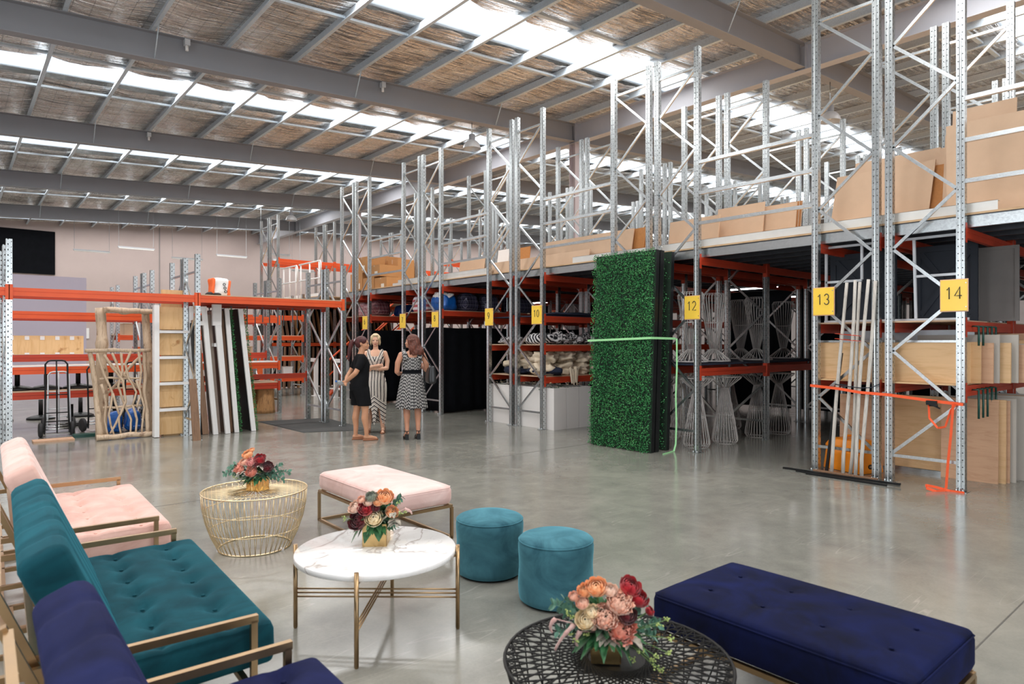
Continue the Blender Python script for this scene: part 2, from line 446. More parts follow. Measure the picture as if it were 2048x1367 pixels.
m = MB(); m.box(9.13, Y1 - .02, 0, 9.19, Y1, 10); struct('trim_20', m, M['wallpl'])
m = MB(); m.box(-3, Y1 - .06, 5.1, 4.2, Y1 - .01, 7.35); o = m.build('wall_drape', M['blackcloth']); tag(o, 'black rectangular drape high on the mauve back wall', 'drape')

# ================================================================ MEZZANINE
DZ = 2.95; DX = 8.24; DYa, DYb = -6.5, 17.05
struct('floor_mezzanine', plate(DX + .0, DYa, DZ - .022, 24.3, DYb, DZ), M['deckedge'])
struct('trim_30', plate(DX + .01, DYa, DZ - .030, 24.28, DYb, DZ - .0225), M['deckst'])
x = DX + .03; first = True
while x < 24.2:
    m = MB(); m.box(x - .003, DYa, DZ - .15, x + .003, DYb, DZ - .024)
    s_ = -1 if not first else 1
    m.box(x, DYa, DZ - .15, x + .05, DYb, DZ - .144); m.box(x, DYa, DZ - .03, x + .05, DYb, DZ - .024)
    struct('deck_joist', m, M['galv'] if first else M['deckst']); x += .46; first = False  # inner joists take the shade-darkened steel, the front one stays galvanised
# ================================================================ PALLET RACKS
POSTP = [(-.036, -.040), (.036, -.040), (.036, -.022), (.030, -.022), (.030, -.034), (-.029, -.034), (-.029, -.014), (-.022, -.008), (-.022, .008), (-.029, .014), (-.029, .034), (.030, .034), (.030, .022), (.036, .022), (.036, .040), (-.036, .040), (-.036, .013), (-.029, .006), (-.029, -.006), (-.036, -.013)]
_pc = {}
def post_mesh(h, name='post'):
    if h in _pc: return _pc[h]
    m = MB(); m.prism(POSTP, .006, h); m.box(-.08, -.065, 0, .06, .065, .006); m.cyl((-.062, .03, .0), (-.062, .03, .03), .008, 8); m.cyl((-.062, -.03, .0), (-.062, -.03, .03), .008, 8)
    o = m.build(name, M['post']); me = o.data; bpy.data.objects.remove(o); _pc[h] = me; return me
def rack_frame(root, x, ya, yb, h, flip, z0=.33, step=.575, rl=None):
    """upright frame part: braces mesh with its two posts as sub-parts"""
    org = WL[root.name]
    m = MB(); y0, y1 = ya + .035, yb - .035
    A, B = (y1, y0) if not flip else (y0, y1)
    def br(p, q): m.bar((x - .004, p[0], p[1]), (x - .004, q[0], q[1]), .034, .024, (1, 0, 0))
    br((y0, z0 - .03), (y1, z0 - .03)); z = z0; sd = 0
    while z + step < h - .1:
        a, b = (A, B) if sd == 0 else (B, A); br((a, z), (b, z + step)); z += step; sd ^= 1
    br((y0, h - .28), (y1, h - .28))
    f = m.build('upright_frame', M['galv'], root)
    for yy in (ya, yb):
        p = bpy.data.objects.new('post', post_mesh(h)); col.objects.link(p); p.parent = f; p.location = (x - org.x, yy - org.y, 0)
    return f
def rack_beam(root, xa, xb, y, ztop, side, mat, hh=.11, con=True):
    m = MB(); w = .045; yc = y + side * .0
    m.box(xa + .04, yc - w / 2, ztop - hh, xb - .04, yc + w / 2, ztop - hh * .55)
    m.box(xa + .04, yc - w / 2 + .006, ztop - hh * .55, xb - .04, yc + w / 2 - .006, ztop - hh * .42)
    m.box(xa + .04, yc - w / 2, ztop - hh * .42, xb - .04, yc + w / 2, ztop)
    for xx in (xa + .04, xb - .04):
        s_ = 1 if xx < (xa + xb) / 2 else -1
        m.box(xx - .002 - .002 * s_, yc - .032, ztop - .17, xx + .003, yc + .032, ztop + .04)
        m.box(xx - .045 if s_ > 0 else xx - .003, yc - side * -.04 - .003, ztop - .17, xx if s_ > 0 else xx + .045, yc + side * .04 + .003, ztop + .04)
    return m.build('beam', mat, root)
FX = [8.15, 10.06, 12.9, 15.7, 18.5, 21.3]
ROWS = {14: (2.25, 2.95, 0), 13: (3.09, 3.79, 1), 12: (5.49, 6.19, 0), 11: (6.35, 7.05, 1), 10: (8.73, 9.43, 0), 9: (9.59, 10.29, 1),
        8: (11.97, 12.67, 0), 7: (12.83, 13.53, 1), 6: (15.20, 15.90, 0), 5: (16.05, 16.75, 1)}
LEV = {14: [1.80, 1.11], 13: [1.80, 1.11], 12: [1.20], 11: [1.20], 10: [2.05, 1.52, .94], 9: [2.05, 1.52, .94], 8: [2.26], 7: [2.26], 6: [2.24], 5: [2.24]}
RACK = {}
LBL = {14: 'rightmost tall galvanised rack row, plywood sheets filed beside it', 13: 'tall galvanised rack row with grey poles leaning on its front frame', 12: 'tall galvanised rack row holding the wire pedestals near the yellow sign 12', 11: 'tall rack row whose front frame stands behind the leaning hedge panels', 10: 'tall rack row whose front frame stands above the right planters and beige linen', 9: 'tall rack row beside the black drape and left planters', 8: 'tall rack row with the blue tote and dark plaid bags', 7: 'tall rack row with the striped bag, back to back with the blue tote row', 6: 'tall rack row with the maroon plaid bag and slumped blue bag', 5: 'leftmost of the tall rack rows holding the mezzanine, with a pink plaid bag'}
for n_, (ya, yb, fl) in ROWS.items():
    r = thing('pallet_rack', LBL[n_], 'rack', (8.15, ya, 0), 0, 'pallet racks carrying the mezzanine')
    RACK[n_] = r
    for i, x in enumerate(FX): rack_frame(r, x, ya, yb, 5.8, fl)
    for i in range(len(FX) - 1):
        for (y, sd) in ((ya, -1), (yb, 1)):
            rack_beam(r, FX[i], FX[i + 1], y, DZ - .152, sd, M['red'])
            if i < 3:
                for z in LEV[n_]: rack_beam(r, FX[i], FX[i + 1], y, z, sd, M['red'])
# far pair and the row past the stair opening
for (ya, yb, fl, lab, fx) in ((21.75, 22.45, 0, 'tall galvanised rack in the far corner by the back wall, near row', (8.3, 10.3, 13, 15.8)), (22.6, 23.3, 1, 'tall galvanised rack in the far corner by the back wall, far row', (8.3, 10.3, 13, 15.8)),
                              (18.5, 19.2, 0, 'tall galvanised rack standing upstairs beyond the cartons', (13, 15.8, 18.6))):
    r = thing('pallet_rack', lab, 'rack', (fx[0], ya, 0), 0, 'tall racks beyond the mezzanine')
    for x in fx: rack_frame(r, x, ya, yb, 5.8, fl)
    for i in range(len(fx) - 1):
        for z in (4.35, 2.9, 1.55): rack_beam(r, fx[i], fx[i + 1], ya, z, -1, M['orange']); rack_beam(r, fx[i], fx[i + 1], yb, z, 1, M['orange'])
# guard rails across the aisles at deck level
for (ya, yb, lab) in ((3.79, 5.49, 'spanning the aisle left of the grey poles'), (7.05, 8.73, 'directly above the tall hedge panels'), (10.29, 11.97, 'spanning the aisle over the black drapes, by sign 9'), (13.53, 15.2, 'over the blonde woman, beside the cartons'), (-1.0, 2.25, 'cut by the picture edge, before the very large boards')):
    r = thing('guard_rail', 'three bar guard rail ' + lab, 'railing', (8.14, ya, 3.2), 0, 'guard rails along the mezzanine edge')
    for z in (3.27, 3.70, 4.14):
        MB().bar((8.14, ya + .041, z), (8.14, yb - .041, z), .045, .045).build('rail', M['galv'], r)
# ================================================================ LOUNGE FURNITURE
M['teal'] = velvet('teal_velvet', H('072f38'), H('134d58'))
M['stool'] = velvet('sea_blue_velvet', H('2b525e'), H('4a7b87'), 1.0)
M['pink'] = velvet('blush_velvet', H('c79c90'), H('e3bfb3'), .5)
M['pinko'] = velvet('pale_pink_velvet', H('d3aca4'), H('e8cbc4'), .5)
M['navy'] = velvet('midnight_navy_velvet', H('02051a'), H('081340'), .25)
M['indigo'] = velvet('indigo_velvet', H('0e1230'), H('191f49'), .3)
def brass(name, c, rough=.3):
    t = NT(name); f = t.noise(t.obj(), 14, 4, .6)
    t.P(base=t.ramp(f, [(.3, lit(c, .92)), (.7, c)]), metal=1.0, rough=t.ramp(f, [(.3, rough), (.7, rough + .03)])); return t.m
M['brass'] = brass('aged_brass', (.42, .28, .15), .30)
M['goldw'] = brass('champagne_gold_wire', (.86, .70, .45), .28)
M['goldv'] = brass('gold_vase_foil', (.88, .62, .28), .25)
def marble():
    t = NT('white_marble'); v = t.obj(); n_ = t.noise(v, 2.3, 6, .6, 1.5)
    w = t.noise(t.obj((1, 1, 1)), 1.1, 4, .5, 2.0)
    ve = t.ramp(w, [(.485, 0.0), (.5, 1.0), (.515, 0.0)]); w2 = t.noise(v, 4.1, 5, .5, 1.2); ve2 = t.ramp(w2, [(.495, 0.0), (.5, .5), (.505, 0.0)])
    c = t.mix(t.math('MULTIPLY', t.math('MAXIMUM', ve, ve2), .7), t.ramp(n_, [(.3, H('ebe8e5')), (.6, H('f8f6f4'))]), H('9a8a80'))
    t.P(base=c, rough=.12, coat=.4, crough=.06); return t.m
M['marble'] = marble()
def tufts(pts, depth, rad):
    def fn(p, top):
        z = p.z
        if z > top - .035:
            for (tx, ty) in pts:
                d2 = (p.x - tx) ** 2 + (p.y - ty) ** 2
                z -= depth * math.exp(-d2 / (2 * rad * rad)) + depth * .28 * math.exp(-((p.x - tx) ** 2) / (2 * (rad * .45) ** 2)) * math.exp(-((p.y - ty) ** 2) / (2 * (rad * 3.0) ** 2))
        return z
    return fn
def sofa(name, label, mat, loc, rz, W=1.50):
    r = thing(name, label, 'sofa', loc, rz, 'velvet two seat sofas in the lounge')
    WL[r.name] = Vector((0, 0, 0))
    a = W / 2
    # local: x forward, y width. seat x .42..0.98, z .28..0.45
    tp = [(x, y) for x in (-.10, .14) for y in [(-.62 + i * .2067) for i in range(7)]]
    tf = tufts(tp, .034, .032)
    def f(p):
        z = tf(p, .17); puff = .012 * (1 - (p.x / .30) ** 4) * (1 - (p.y / .76) ** 6) if z > .1 else 0
        return (p.x, p.y, z + puff)
    mm = MB().rbox((.60, W - .06, .17), .035, (30, 64, 6), f, Matrix.Translation((.68, 0, .285)) @ Matrix.Rotation(-.03, 4, 'Y'))
    s = mm.build('seat_cushion', mat, r)
    for (x, y) in tp: MB().ell((.68 + x, y, .285 + .17 - .014 + .03 * x), (.010, .010, .005), None, 10, 6).build('tuft_button', mat, s)
    # back cushion, leaning backwards
    def g(p):
        y = p.y; z = p.z; x = p.x
        k = 1 - (abs(y) / (a)) ** 6
        seam = sum(math.exp(-((y - q) / .022) ** 2) for q in (-.52, -.26, 0, .26, .52))
        if x > .03: x -= .010 * seam
        if z > .10 * 4: z -= .008 * seam
        return (x + (.012 * k if x > 0 else -.0), y, z)
    MB_ = Matrix.Translation((.40, 0, .40)) @ Matrix.Rotation(-.40, 4, 'Y')
    MB().rbox((.15, W - .06, .52), .045, (8, 60, 16), g, MB_).build('back_cushion', mat, r)
    # frame
    t_ = .024
    fr = MB()
    for y in (-a + .42 * 0 + .0, a):
        pass
    for x in (.14, .86): fr.bar((x, -a, .25), (x, a, .25), t_, t_)
    for y in (-.4, 0, .4): fr.bar((.14, y, .25), (.86, y, .25), t_, t_)
    fr.bar((.14, -a, .012), (.14, a, .012), t_, t_)
    fr.build('base_frame', M['brass'], r)
    for y in (-a, a):
        m = MB()
        m.bar((.055, y, .505), (.895, y, .505), t_, .028); m.bar((.07, y, 0), (.07, y, .50), t_, t_); m.bar((.88, y, 0), (.88, y, .50), t_, t_); m.bar((.07, y, .012), (.88, y, .012), t_, t_); m.bar((.07, y, .25), (.88, y, .25), t_, t_)
        m.build('armrest', M['brass'], r)
    m = MB()
    for y in (-a + .05, a - .05):
        m.bar((.30, y, .24), (.075, y, .80), t_, .03, (0, 1, 0))
    m.bar((.09, -a + .05, .78), (.09, a - .05, .78), t_, t_); m.bar((.19, -a + .05, .53), (.19, a - .05, .53), t_, t_)
    m.build('back_frame', M['brass'], r)
    return r
sofa('sofa', 'teal velvet sofa with tufted seat and slim brass arms', M['teal'], (.055, 3.40, 0), -.045)
sofa('sofa', 'blush pink velvet sofa with tufted seat and slim brass arms', M['pink'], (.105, 5.26, 0), -.035)
sofa('sofa', 'indigo blue velvet sofa cut off by the picture corner', M['indigo'], (.01, 1.58, 0), -.03)
# ---- pink ottoman
def ottoman(label, mat, x0, x1, y0, y1, ztop, zc, bt=None, rr=.03):
    r = thing('ottoman_bench', label, 'ottoman', ((x0 + x1) / 2, (y0 + y1) / 2, 0), 0)
    W, L, Hh = x1 - x0, y1 - y0, ztop - zc
    pts = bt or []; tf = tufts(pts, .016, .028)
    def f(p):
        z = tf(p, Hh); pf = .018 * (1 - (2 * p.x / W) ** 4) * (1 - (2 * p.y / L) ** 6) if p.z > Hh * .6 else 0
        return (p.x, p.y, z + max(0, pf))
    Mx = Matrix.Translation(((x0 + x1) / 2, (y0 + y1) / 2, zc))
    s = MB().rbox((W, L, Hh), rr, (28, 48, 6), f, Mx).build('cushion', mat, r)
    sm = MB(); c = .004
    z = ztop - .012
    loop = [(x0 + rr, y0 - c + .004), (x1 - rr, y0 + .001), (x1 - .001, y0 + rr), (x1 - .001, y1 - rr), (x1 - rr, y1 - .001), (x0 + rr, y1 - .001), (x0 + .001, y1 - rr), (x0 + .001, y0 + rr)]
    sm.tube([(a, b, z - .006) for a, b in loop], .0035, 6, closed=True); sm.build('piping', mat, s)
    if bt:
        for (x, y) in bt: MB().ell(((x0 + x1) / 2 + x, (y0 + y1) / 2 + y, ztop + .004), (.010, .010, .004), None, 10, 6).build('tuft_button', mat, s)
    t_ = .022; i = .012
    xs, ys = (x0 + i, x1 - i), (y0 + i, y1 - i)
    m = MB()
    for x in xs: m.bar((x, ys[0], zc - .012), (x, ys[1], zc - .012), t_, t_); m.bar((x, ys[0], .011), (x, ys[1], .011), t_, t_)
    for y in ys: m.bar((xs[0], y, zc - .012), (xs[1], y, zc - .012), t_, t_); m.bar((xs[0], y, .011), (xs[1], y, .011), t_, t_)
    m.build('base_frame', M['brass'], r)
    for x in xs:
        for y in ys: MB().bar((x, y, 0), (x, y, zc - .02), t_, t_).build('leg', M['brass'], r)
    return r
ottoman('pale pink velvet ottoman bench on a brass frame', M['pinko'], 2.48, 3.09, 4.36, 5.58, .43, .275, None, .05)
ottoman('midnight navy velvet tufted ottoman bench on a brass frame', M['navy'], 2.49, 3.17, .82, 1.93, .42, .25, [(x, y) for x in (-.12, .14) for y in (-.4, -.14, .12, .38)], .035)
# ---- stools
def pouf(label, x, y, Rr, hh):
    r = thing('pouf', label, 'stool', (x, y, 0), R.uniform(0, 6), 'round blue velvet poufs'); WL[r.name] = Vector((0, 0, 0))
    pr_ = [(Rr - .02, .012), (Rr - .006, .02), (Rr, .05)] + [(Rr + .003 * math.sin(i), .05 + (hh - .09) * i / 8) for i in range(1, 9)] + [(Rr - .002, hh - .022), (Rr - .006, hh - .014)]
    MB().lathe(pr_, n=72).build('body', M['stool'], r)
    MB().lathe([(Rr - .005, hh - .02), (Rr - .004, hh - .010), (Rr - .014, hh + .002), (Rr * .8, hh + .014), (Rr * .5, hh + .021), (Rr * .2, hh + .024), (.004, hh + .0245)], n=72).build('top', M['stool'], r)
    MB().tube([((Rr - .002) * math.cos(a), (Rr - .002) * math.sin(a), hh - .013) for a in [2 * PI * k / 72 for k in range(72)]], .004, 6, closed=True).build('piping', M['stool'], r)
    MB().lathe([(Rr - .03, 0), (Rr - .025, .014)], n=48).build('base', M['black'], r)
pouf('sea blue velvet pouf beside the pink ottoman, the farther of two', 2.825, 3.56, .229, .385)
pouf('sea blue velvet pouf behind the front bouquet, the nearer of two', 2.835, 2.92, .229, .385)
# ---- marble table
cx, cy = 1.795, 3.268
r = thing('coffee_table', 'round white marble coffee table on slim brass legs', 'table', (cx, cy, 0))
MB().lathe([(.432, .0), (.437, .004), (.437, .028), (.432, .033), (.0, .033)], (cx, cy, .412), 96, caps=True).build('tabletop', M['marble'], r)
legs = []
for k in range(4):
    a = PI / 4 + .02 + k * PI / 2 + .05; lx, ly = cx + .449 * math.cos(a), cy + .449 * math.sin(a); legs.append((lx, ly))
    m = MB(); m.cyl((lx, ly, 0.006), (lx, ly, .462), .0115, 16); m.cyl((lx, ly, 0), (lx, ly, .008), .009, 12); m.bar((lx, ly, .404), (cx + .39 * math.cos(a), cy + .39 * math.sin(a), .404), .014, .012)
    m.build('leg', M['brass'], r)
for (p, q) in ((0, 2), (1, 3)):
    m = MB()
    for z in (.170, .192, .214):
        z += .004 * p
        m.cyl((legs[p][0], legs[p][1], z), (legs[q][0], legs[q][1], z), .0048, 8)
    m.build('stretcher', M['brass'], r)
# ---- wire drum tables
def ring(m, c, rad, z, w, n=64, k=8): m.tube([(c[0] + rad * math.cos(2 * PI * i / n), c[1] + rad * math.sin(2 * PI * i / n), z) for i in range(n)], w, k, closed=True)
c = (1.80, 5.19)
r = thing('wire_table', 'champagne gold wire drum side table holding the small bouquet', 'table', (c[0], c[1], 0))
m = MB(); ring(m, c, .385, .440, .0055, 96); ring(m, c, .045, .440, .004, 32); ring(m, c, .20, .437, .003, 64)
for i in range(72):
    a = 2 * PI * i / 72; o_ = .10 * (1 if i % 2 else -1)
    m.tube([(c[0] + .045 * math.cos(a + o_), c[1] + .045 * math.sin(a + o_), .441), (c[0] + .385 * math.cos(a), c[1] + .385 * math.sin(a), .441)], .0024, 5)
m.build('tabletop', M['goldw'], r)
def Rz_(z): return .262 + (.385 - .262) * (1 - (1 - min(1, z / .44)) ** 2.0)
m = MB()
for i in range(48):
    a = 2 * PI * i / 48
    for s_ in (-1, 1):
        m.tube([(c[0] + Rz_(z) * math.cos(a + s_ * .062 * (.44 - z) / .44), c[1] + Rz_(z) * math.sin(a + s_ * .062 * (.44 - z) / .44), z) for z in (.44, .33, .22, .11, .004)], .0024, 5)
m.build('cage', M['goldw'], r)
for z, w in ((.006, .006), (.15, .0035), (.30, .0035)):
    m = MB(); ring(m, c, Rz_(z) - .002, z, w, 80); m.build('hoop', M['goldw'], r)
m = MB()
for a in (.9, 3.0, 5.2): m.cbox((c[0] + .262 * math.cos(a), c[1] + .262 * math.sin(a), .008), (.02, .02, .016))
m.build('foot_pad', M['white'], r)
M['blackw'] = simple('black_wire_enamel', (.010, .0095, .009), .5, 0, .1, 8, 0, 40, spec=.2)
c = (1.835, 1.575)
r = thing('wire_table', 'black woven wire round table under the front bouquet', 'table', (c[0], c[1], 0))
RT = .405
m = MB(); n_ = 48
rim = [(c[0] + RT * math.cos(2 * PI * i / n_), c[1] + RT * math.sin(2 * PI * i / n_)) for i in range(n_)]
m.tube([(p[0], p[1], .44) for p in rim], .0065, 6, closed=True)
ring(m, c, .30, .437, .003, 64, 6); ring(m, c, .12, .437, .005, 48, 6); ring(m, c, .095, .437, .003, 40, 6)
for i in range(n_):
    for s_ in (-1, 1):
        a = 2 * PI * i / n_; q = a + s_ * 1.15
        m.tube([(rim[i][0], rim[i][1], .44), (c[0] + .105 * math.cos(q), c[1] + .105 * math.sin(q), .439)], .0033, 5)
    j = (i + 3) % n_
    a2 = 2 * PI * (i + 1.5) / n_
    m.tube([(rim[i][0], rim[i][1], .441), (c[0] + .345 * math.cos(a2), c[1] + .345 * math.sin(a2), .438), (rim[j][0], rim[j][1], .441)], .0024, 4)
m.lathe([(.10, .432), (.118, .434), (.118, .438), (.10, .439)], (c[0], c[1], 0), 40); m.build('tabletop', M['blackw'], r)
m = MB()
def Rb(z): return .30 + .105 * (z / .44) ** 1.2
for i in range(24):
    a = 2 * PI * i / 24
    for s_ in (-1, 1):
        m.tube([(c[0] + Rb(z) * math.cos(a + s_ * .26 * (.44 - z) / .44), c[1] + Rb(z) * math.sin(a + s_ * .26 * (.44 - z) / .44), z) for z in (.44, .3, .15, .004)], .003, 5)
m.build('cage', M['blackw'], r)
for z, w in ((.006, .006), (.22, .0035)):
    m = MB(); ring(m, c, Rb(z), z, w, 64); m.build('hoop', M['blackw'], r)
# ================================================================ FLOWERS
def petalm(name, a, b, rough=.6):
    t = NT(name); f = t.noise(t.obj(), 38, 3, .6); t.P(base=t.ramp(f, [(.3, a), (.7, b)]), rough=rough, sheen=.25, sss=.0); return t.m
FM = {'apricot': petalm('apricot_petals', H('ee9a5c'), H('fbcb9b')), 'peach': petalm('peach_petals', H('f4bba2'), H('f9d0b8')), 'coral': petalm('coral_petals', H('ee9a86'), H('f0a48a')),
      'cream': petalm('cream_petals', H('f7dfb0'), H('fdf0d2')), 'red': petalm('crimson_petals', H('850a18'), H('c81a2a')), 'wine': petalm('wine_petals', H('3d060e'), H('7d1420')),
      'blush': petalm('blush_petals', H('f0cdb9'), H('f3d3bd')), 'pinkf': petalm('pink_petals', H('e78f8b'), H('f5b9ad')), 'sage': petalm('sage_succulent', H('70786a'), H('a9ad98')),
      'leaf': petalm('deep_green_leaves', H('1a4a2a'), H('3f8049'), .45), 'euc': petalm('eucalyptus_leaves', H('2f6350'), H('6c9a83'), .6), 'dusty': petalm('silver_grey_leaves', H('7f7a6c'), H('b9b1a2'), .8),
      'umbel': petalm('lime_umbel_flowers', H('7f9640'), H('b9c877')), 'stem': petalm('green_stems', H('3f6428'), H('6d8f4a')), 'amar': petalm('dusty_pink_amaranth', H('b98a82'), H('ddb9b0'))}
def frame_of(d):
    d = Vector(d).normalized(); a = Vector((0, 0, 1)) if abs(d.z) < .95 else Vector((1, 0, 0)); x = a.cross(d).normalized(); y = d.cross(x); return x, y, d
def bloom(m, c, Rr, d, layers=5, pet=5, ruff=.0, seed=0):
    rg = random.Random(seed); x, y, z = frame_of(d); c = Vector(c)
    for L in range(layers):
        q = (L + .6) / layers; rr = Rr * (.28 + .72 * q); n_ = pet + L; top = .15 + 1.15 * q     # polar angle reached from the axis
        for k in range(n_):
            a0 = 2 * PI * (k + .5 * (L % 2)) / n_ + rg.uniform(-.15, .15); wd = 2 * PI / n_ * .78
            vs = []; nu, nv = 4, 4; rad = rr * rg.uniform(.94, 1.05)
            for j in range(nv + 1):
                t = j / nv; th = (PI * .78) * (1 - t) + top * t
                for i in range(nu + 1):
                    s_ = (i / nu - .5) * 2; aa = a0 + s_ * wd * (.55 + .45 * math.sin(PI * min(1, t * .9 + .1)))
                    r_ = rad * (1 + .16 * q * t ** 3 - .05 * s_ * s_) + ruff * Rr * t ** 2 * rg.uniform(-.5, .5)
                    thh = th + (.14 * s_ * s_ * t if q > .3 else 0)
                    vs.append(c + (x * math.cos(aa) + y * math.sin(aa)) * r_ * math.sin(thh) + z * (r_ * math.cos(thh) * .85))
            fs = [(j * (nu + 1) + i, j * (nu + 1) + i + 1, (j + 1) * (nu + 1) + i + 1, (j + 1) * (nu + 1) + i) for j in range(nv) for i in range(nu)]
            m.add(vs, fs, True)
def leaf(m, p, d, L, W, up=(0, 0, 1), bend=.3, lobes=0, fold=.2):
    p = Vector(p); x, y, z = frame_of(d); z = Vector(d).normalized(); u = Vector(up); s_ = u.cross(z); s_ = s_.normalized() if s_.length > 1e-3 else x; nrm = z.cross(s_)
    n_ = 8; vs = []
    for i in range(n_ + 1):
        t = i / n_; w = W * math.sin(PI * min(1, t * .96 + .02)) ** .8 * (1.15 - .5 * t)
        if lobes: w *= .65 + .45 * abs(math.sin(PI * lobes * t))
        c = p + z * (L * t) - nrm * 0 - Vector((0, 0, 1)) * (bend * L * t * t)
        vs += [c - s_ * w + nrm * w * fold, c - s_ * w * .5 + nrm * w * fold * .3, c, c + s_ * w * .5 + nrm * w * fold * .3, c + s_ * w + nrm * w * fold]
    fs = [(i * 5 + k, i * 5 + k + 1, i * 5 + k + 6, i * 5 + k + 5) for i in range(n_) for k in range(4)]
    m.add(vs, fs, True)
cR, cF = Vector((.76197, -.64761, 0)), Vector((.64761, .76197, 0))
def arrangement(name, label, base, blooms, k, vs, vrz, leaves, eucs, dust, amar, umb, seed, geo=False):
    rg = random.Random(seed); base = Vector(base)
    r = thing(name, label, 'flowers', base)
    hv = vs * .92; m = MB(); Mv = RZ(vrz, base)
    s = vs / 2; th = .004
    m.box(-s, -s, 0, s, s, th, Mv)
    for a in range(4):
        Mq = Mv @ Matrix.Rotation(a * PI / 2, 4, 'Z'); m.box(-s, -s, th, s, -s + th, hv, Mq)
        if geo:
            for q in range(5): m.bar(Mq @ Vector((-s + q * s * .5, -s - .001, .004)), Mq @ Vector((s * (1 if q % 2 else -.2), -s - .001, hv - .004)), .0035, .0035)
    m.build('vase', M['goldv'], r)
    m = MB(); m.box(-s + .005, -s + .005, th, s - .005, s - .005, hv - .012, Mv); m.build('foam', M['blackcloth'], r)
    def W(a, z, t): return base + cR * a + Vector((0, 0, z)) - cF * t
    zc = hv + .05
    for i, (cn, bx, bz, br, kind) in enumerate(blooms):
        a, z, rad = bx * k, bz * k, br * k * 1.13
        Rd = .155; q = Rd * Rd - a * a - (z - zc) ** 2 * .9; t = math.sqrt(q) * .85 if q > 0 else .01
        z2 = z + t * .12
        p = W(a, z, t * .8); d = (p - W(0, zc - .07, 0)).normalized() + Vector((0, 0, .25)) - cF * .5
        m = MB(); bloom(m, p - d.normalized() * rad * .2, rad, d, 6 if kind == 'carnation' else 5, 7 if kind == 'carnation' else 5, .30 if kind == 'carnation' else .06, seed + i)
        b_ = m.build(kind, FM[cn], r)
        sm = MB(); sm.tube([p - d.normalized() * rad * .7, W(a * .3, hv, t * .15)], .0028, 5); sm.build('stem', FM['stem'], b_)
    m = MB()
    for (bx, bz, L) in leaves:
        a, z = bx * k, bz * k; p0 = W(a * .45, hv + .01 + max(0, (z - hv)) * .5, .045 if z > -.02 else .05); p1 = W(a, z, .10 if abs(a) < .08 else .06)
        leaf(m, p0, p1 - p0, max(.07, (p1 - p0).length), .026 * L, (0, 0, 1), .25 if z > .05 else .1)
    for i in range(110):   # filler leaves all round, so the bouquet is full from every side
        aa = rg.uniform(0, 2 * PI); el = rg.uniform(-.35, 1.25); d = Vector((math.cos(aa) * math.cos(el), math.sin(aa) * math.cos(el), math.sin(el)))
        p = base + Vector((0, 0, hv + .015)) + d * .03; leaf(m, p, d, rg.uniform(.075, .12), rg.uniform(.012, .022), (rg.uniform(-.5, .5), rg.uniform(-.5, .5), 1), .25)
    m.build('foliage', FM['leaf'], r)['kind'] = 'stuff'
    for (bx, bz, L) in eucs:
        a, z = bx * k, bz * k; m = MB(); p0 = W(a * .25, hv, .02); p1 = W(a, z, .03); pm = (p0 + p1) / 2 + Vector((0, 0, .02)); pts = [p0, pm, p1]; m.tube(pts, .0018, 5)
        n_ = int(5 + 5 * L)
        for i in range(n_):
            t = .3 + .7 * i / (n_ - 1); c = p0 * (1 - t) ** 2 + pm * (2 * t * (1 - t)) + p1 * t * t
            for s_ in (-1, 1):
                d = (p1 - p0).normalized() * .5 + Vector((rg.uniform(-.6, .6), rg.uniform(-.6, .6), s_ * .8)); leaf(m, c, d, .030 * rg.uniform(.8, 1.15), .011, (rg.uniform(-1, 1), rg.uniform(-1, 1), .5), .05)
        m.build('eucalyptus_sprig', FM['euc'], r)
    for (bx, bz) in dust:
        a, z = bx * k, bz * k; m = MB(); p0 = W(a * .8, max(z + .02, hv + .01), .07); p1 = W(a, z, .13)
        for s_ in (-1, -.3, .5): leaf(m, p0, cR * (s_ * .8 + rg.uniform(-.3, .3)) - cF * .8 + Vector((0, 0, rg.uniform(-.1, .5))), .062, .017, (0, 0, 1), .45, 3)
        m.build('silver_leaf', FM['dusty'], r)
    for (bx, bz, bx2, bz2) in amar:
        p0, p1 = W(bx * k, bz * k, .07), W(bx2 * k, bz2 * k, .06); pm = (p0 + p1) / 2 + (p0 - W(0, zc, 0)).normalized() * .025; m = MB(); pts = []; rs = []
        for i in range(15):
            t = i / 14; pts.append(p0 * (1 - t) ** 2 + pm * (2 * t * (1 - t)) + p1 * t * t); rs.append(.0085 * (1 - .6 * t) * rg.uniform(.8, 1.2))
        m.tube(pts, rs, 8); m.tube([W(0, hv, .02), p0], .002, 5); m.build('amaranth_tail', FM['amar'], r)
    if umb:
        m = MB(); ms = MB()
        for (bx, bz) in umb:
            p = W(bx * k, bz * k, rg.uniform(.04, .11)); ms.tube([W(bx * k * .3, hv, .02), p], .0014, 5)
            for i in range(9):
                q = p + Vector((rg.uniform(-1, 1), rg.uniform(-1, 1), rg.uniform(-.5, .8))) * .011; m.ell(q, (.0036, .0036, .003), None, 6, 4)
        ms.build('umbel_stem', FM['stem'], r); m.build('umbel_flower', FM['umbel'], r)['kind'] = 'stuff'
    return r
